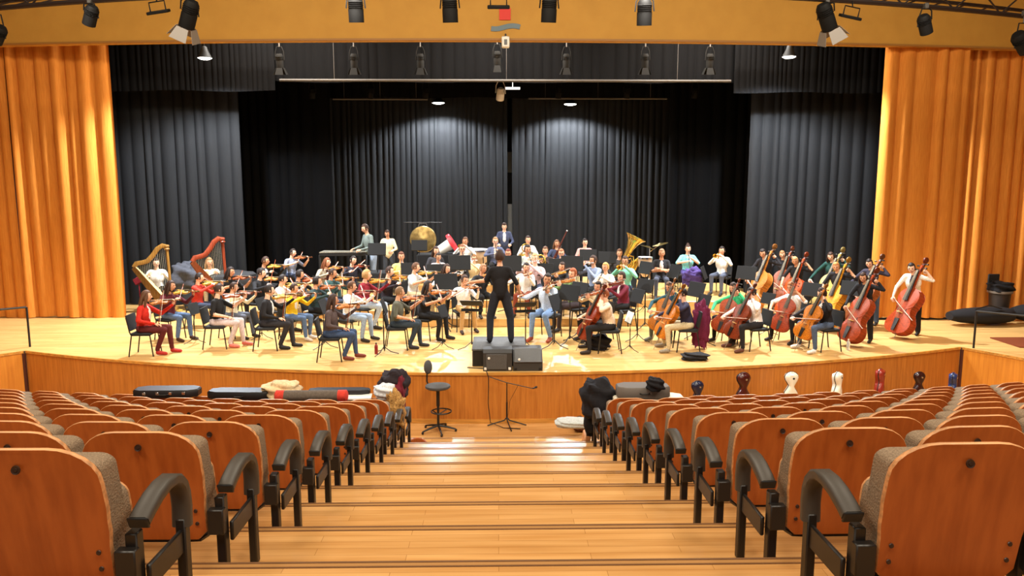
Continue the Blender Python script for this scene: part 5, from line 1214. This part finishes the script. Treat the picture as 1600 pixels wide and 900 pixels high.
def lantern(u, v, lab, tilt, roll, L=.40, R_=.125, doors=False, Y=None, s=1., nm='stage_spotlight', cat='spotlight', m=None, hang=None):
    Y = Y or trY(ony(u, v, 13.6).x)-.02; q = ony(u, v, Y); m = m or M_CAN
    top = (tz if hang is None else hang)-q.z
    r = link(nm, None, None, Matrix.Translation(q)); tag(r, lab, cat, 'stage lanterns')
    Rm = (Matrix.Rotation(roll, 4, 'Y') @ Matrix.Rotation(tilt, 4, 'X')).to_4x4() @ Matrix.Scale(s, 4)
    b = MB(); b.lathe([(0, L/2), (R_*.7, L/2), (R_*.95, L*.38), (R_*.95, L*.05), (R_, 0), (R_, -L/2), (R_*.88, -L/2), (R_*.88, -L*.42), (0, -L*.42)], 16, M=Rm); bd = obj('body', b, m, r)
    b = MB()
    for k in range(4): b.lathe([(R_*.96, L*(.08+.07*k)), (R_*1.06, L*(.09+.07*k)), (R_*.96, L*(.10+.07*k))], 16, M=Rm)
    obj('cooling_fin', b, m, bd)
    b = MB(); b.lathe([(0, -L*.40), (R_*.86, -L*.40)], 16, M=Rm); obj('lens', b, mat('lens glass', (30, 30, 34), .2), bd)
    b = MB(); w_ = R_*1.25*s; yk = [(Rm @ Vector((sx*w_/s, 0, .02))) for sx in (-1, 1)]
    hgt = min(top-.06, .34) if top > .1 else .2
    b.tube([yk[0], yk[0]*.9+Vector((0, 0, hgt*.6)), Vector((-w_*.5, 0, hgt)), Vector((w_*.5, 0, hgt)), yk[1]*.9+Vector((0, 0, hgt*.6)), yk[1]], .012, 6); obj('yoke', b, m, r)
    b = MB(); b.tube([(0, 0, hgt), (0, 0, max(hgt+.04, top))], .016, 6); b.box((0, 0, max(hgt+.03, top-.01)), (.07, .09, .10), b=.01); obj('clamp', b, M_PIPE, r)
    if doors:
        for k in range(4):
            b = MB(); a = k*math.pi/2; Rz = Matrix.Rotation(a, 4, 'Z')
            vs = [Rz @ Vector(p) for p in ((-R_*.8, R_, -L/2), (R_*.8, R_, -L/2), (R_*1.15, R_*1.75, -L/2-.20), (-R_*1.15, R_*1.75, -L/2-.20))]
            vs += [v_+Rz @ Vector((0, .006, 0)) for v_ in vs]
            b.add([Rm @ v_ for v_ in vs], [(0, 1, 2, 3), (7, 6, 5, 4), (0, 4, 5, 1), (1, 5, 6, 2), (2, 6, 7, 3), (3, 7, 4, 0)]); obj('barn_door', b, M_GREYM if m is M_CAN else m, r, smooth=False)
lantern(142, 24, 'small black spotlight at upper left', .35, .5, .34, .11)
lantern(296, 22, 'black spotlight with barn doors at upper left', .30, .42, .46, .13, True)
lantern(556, 15, 'black spotlight left of centre, nearest the barn-door lamp', .2, 0, .40, .125)
lantern(703, 15, 'black spotlight just left of the red emblem', .2, -.03, .40, .125)
lantern(858, 15, 'black spotlight just right of the red emblem', .2, .03, .40, .125)
lantern(1007, 20, 'black spotlight right of centre', .2, -.03, .40, .125)
lantern(1291, 26, 'black spotlight with barn doors at upper right', .30, -.5, .46, .13, True)
lantern(1445, 38, 'small black spotlight at upper right under the truss', .35, -.5, .34, .11)
lantern(-2, 54, 'black spotlight cut off at the left edge', .35, .7, .34, .11)
lantern(1597, 66, 'black spotlight cut off at the right edge', .3, -.8, .42, .14)
def flood(u, v, lab, roll):
    Y = trY(ony(u, v, 13.6).x)-.1; q = ony(u, v, Y); r = link('flood_light', None, None, Matrix.Translation(q) @ Matrix.Rotation(roll, 4, 'Y')); tag(r, lab, 'flood light')
    b = MB(); b.box((0, 0, -.03), (.36, .16, .05), R=Matrix.Rotation(.3, 3, 'X'), b=.01); obj('housing', b, M_CAN, r)
    b = MB(); b.tube([(-.13, 0, -.02), (-.13, 0, .14), (.13, 0, .14), (.13, 0, -.02)], .012, 6); obj('yoke', b, M_CAN, r)
    b = MB(); b.tube([(0, 0, .14), (0, .08, max(.2, tz-q.z))], .012, 6); obj('clamp', b, M_CAN, r)
flood(247, 16, 'flat black flood light beside the left barn-door lamp', -.15)
flood(1329, 24, 'flat black flood light beside the right barn-door lamp', .2)
flood(779, 8, 'flat black flood light above the red emblem', 0)
# dark lanterns hanging in the stage house
M_DK = mat('shade-darkened lantern', (15, 14, 12), .85, spec=.15)  # gloom of the stage house put into the colour, so lanterns stay barely visible
zb = ony(790, 66, 20.0).z+.15
for i, u in enumerate((437, 553, 657, 777, 885, 1008, 1109)):
    lantern(u, 95 if i != 3 else 91, 'dim grey stage lantern in the front row behind the header, %s from the left' % ORD[i], .15, 0, .42, .11, True, Y=20.0, s=.82, nm='stage_lantern', cat='lantern', m=M_DK, hang=zb)
b = MB(); b.tube([(-9, 20.0, zb), (9, 20.0, zb)], .03, 8)
for x_ in (-8, -3, 3, 8): b.tube([(x_, 20.0, zb), (x_, 20.0, 11.72)], .006, 4)
tag(obj('batten_pipe', b, M_CAN), 'black batten pipe above the front row of dim lanterns', 'pipe')
zb2 = ony(790, 128, 22.0).z+.1
b = MB(); b.tube([(-8, 22.0, zb2), (8, 22.0, zb2)], .025, 8)
for x_ in (-7, 0, 7): b.tube([(x_, 22.0, zb2), (x_, 22.0, 11.72)], .006, 4)
tag(obj('batten_pipe', b, M_CAN), 'black batten pipe above the rear row of dim lanterns', 'pipe')
for i, u in enumerate((488, 579, 665, 873, 980, 1086)):
    lantern(u, 146, 'small dim lantern in the rear row below the long pipe, %s from the left' % ORD[i], .3, .1, .34, .10, False, Y=22.0, s=.8, nm='stage_lantern', cat='lantern', m=M_DK, hang=zb2)
lantern(782, 147, 'pale lantern at the rear centre next to the bright strip', .5, .1, .34, .11, False, Y=22.0, nm='stage_lantern', cat='lantern', m=M_WHITE, hang=zb2)
# lit work lamps: real lights
def worklamp(u, v, Y, lab, e, R_, hang=None, spread=150):
    q = ony(u, v, Y); r = link('work_lamp', None, None, Matrix.Translation(q)); tag(r, lab, 'lamp', 'lit work lamps')
    b = MB(); b.lathe([(.03, .28), (.06, .26), (.09, .16), (R_*.9, .04), (R_, 0), (R_*.96, .0), (.08, .12)], 20); obj('shade', b, M_CAN, r)
    b = MB(); b.lathe([(R_*.93, .004), (R_*.6, -.025), (0, -.035)], 20); obj('bulb', b, M_GLOW, r)
    b = MB(); b.tube([(0, 0, .27), (0, 0, 11.72-q.z)], .008, 6); obj('suspension', b, M_CAN, r)
    o = lamp('work_lamp_light', 'SPOT', (q.x, q.y, q.z-.07), (q.x, q.y+.02, q.z-3), e, COOL, .10, spread, .35)
worklamp(320, 91, 19.1, 'lit work lamp under the left border drape', 4000, .17)
worklamp(1233, 89, 19.1, 'lit work lamp under the right border drape', 4000, .17)
worklamp(685, 161, 26.0, 'lit work lamp before the left backdrop', 2200, .22)
worklamp(891, 163, 26.0, 'lit work lamp before the right backdrop', 2200, .22)
b = MB(); q = ony(801, 138, 22.2); b.box((q.x, 22.2, q.z), (.42, .1, .06), b=.01); b.tube([(q.x, 22.2, q.z), (q.x, 22.2, q.z+1.5)], .012, 5); tag(obj('strip_lamp', b, mat('white strip', (235, 235, 230), .5, emit=1.5)), 'small white strip lamp at the rear centre', 'lamp')
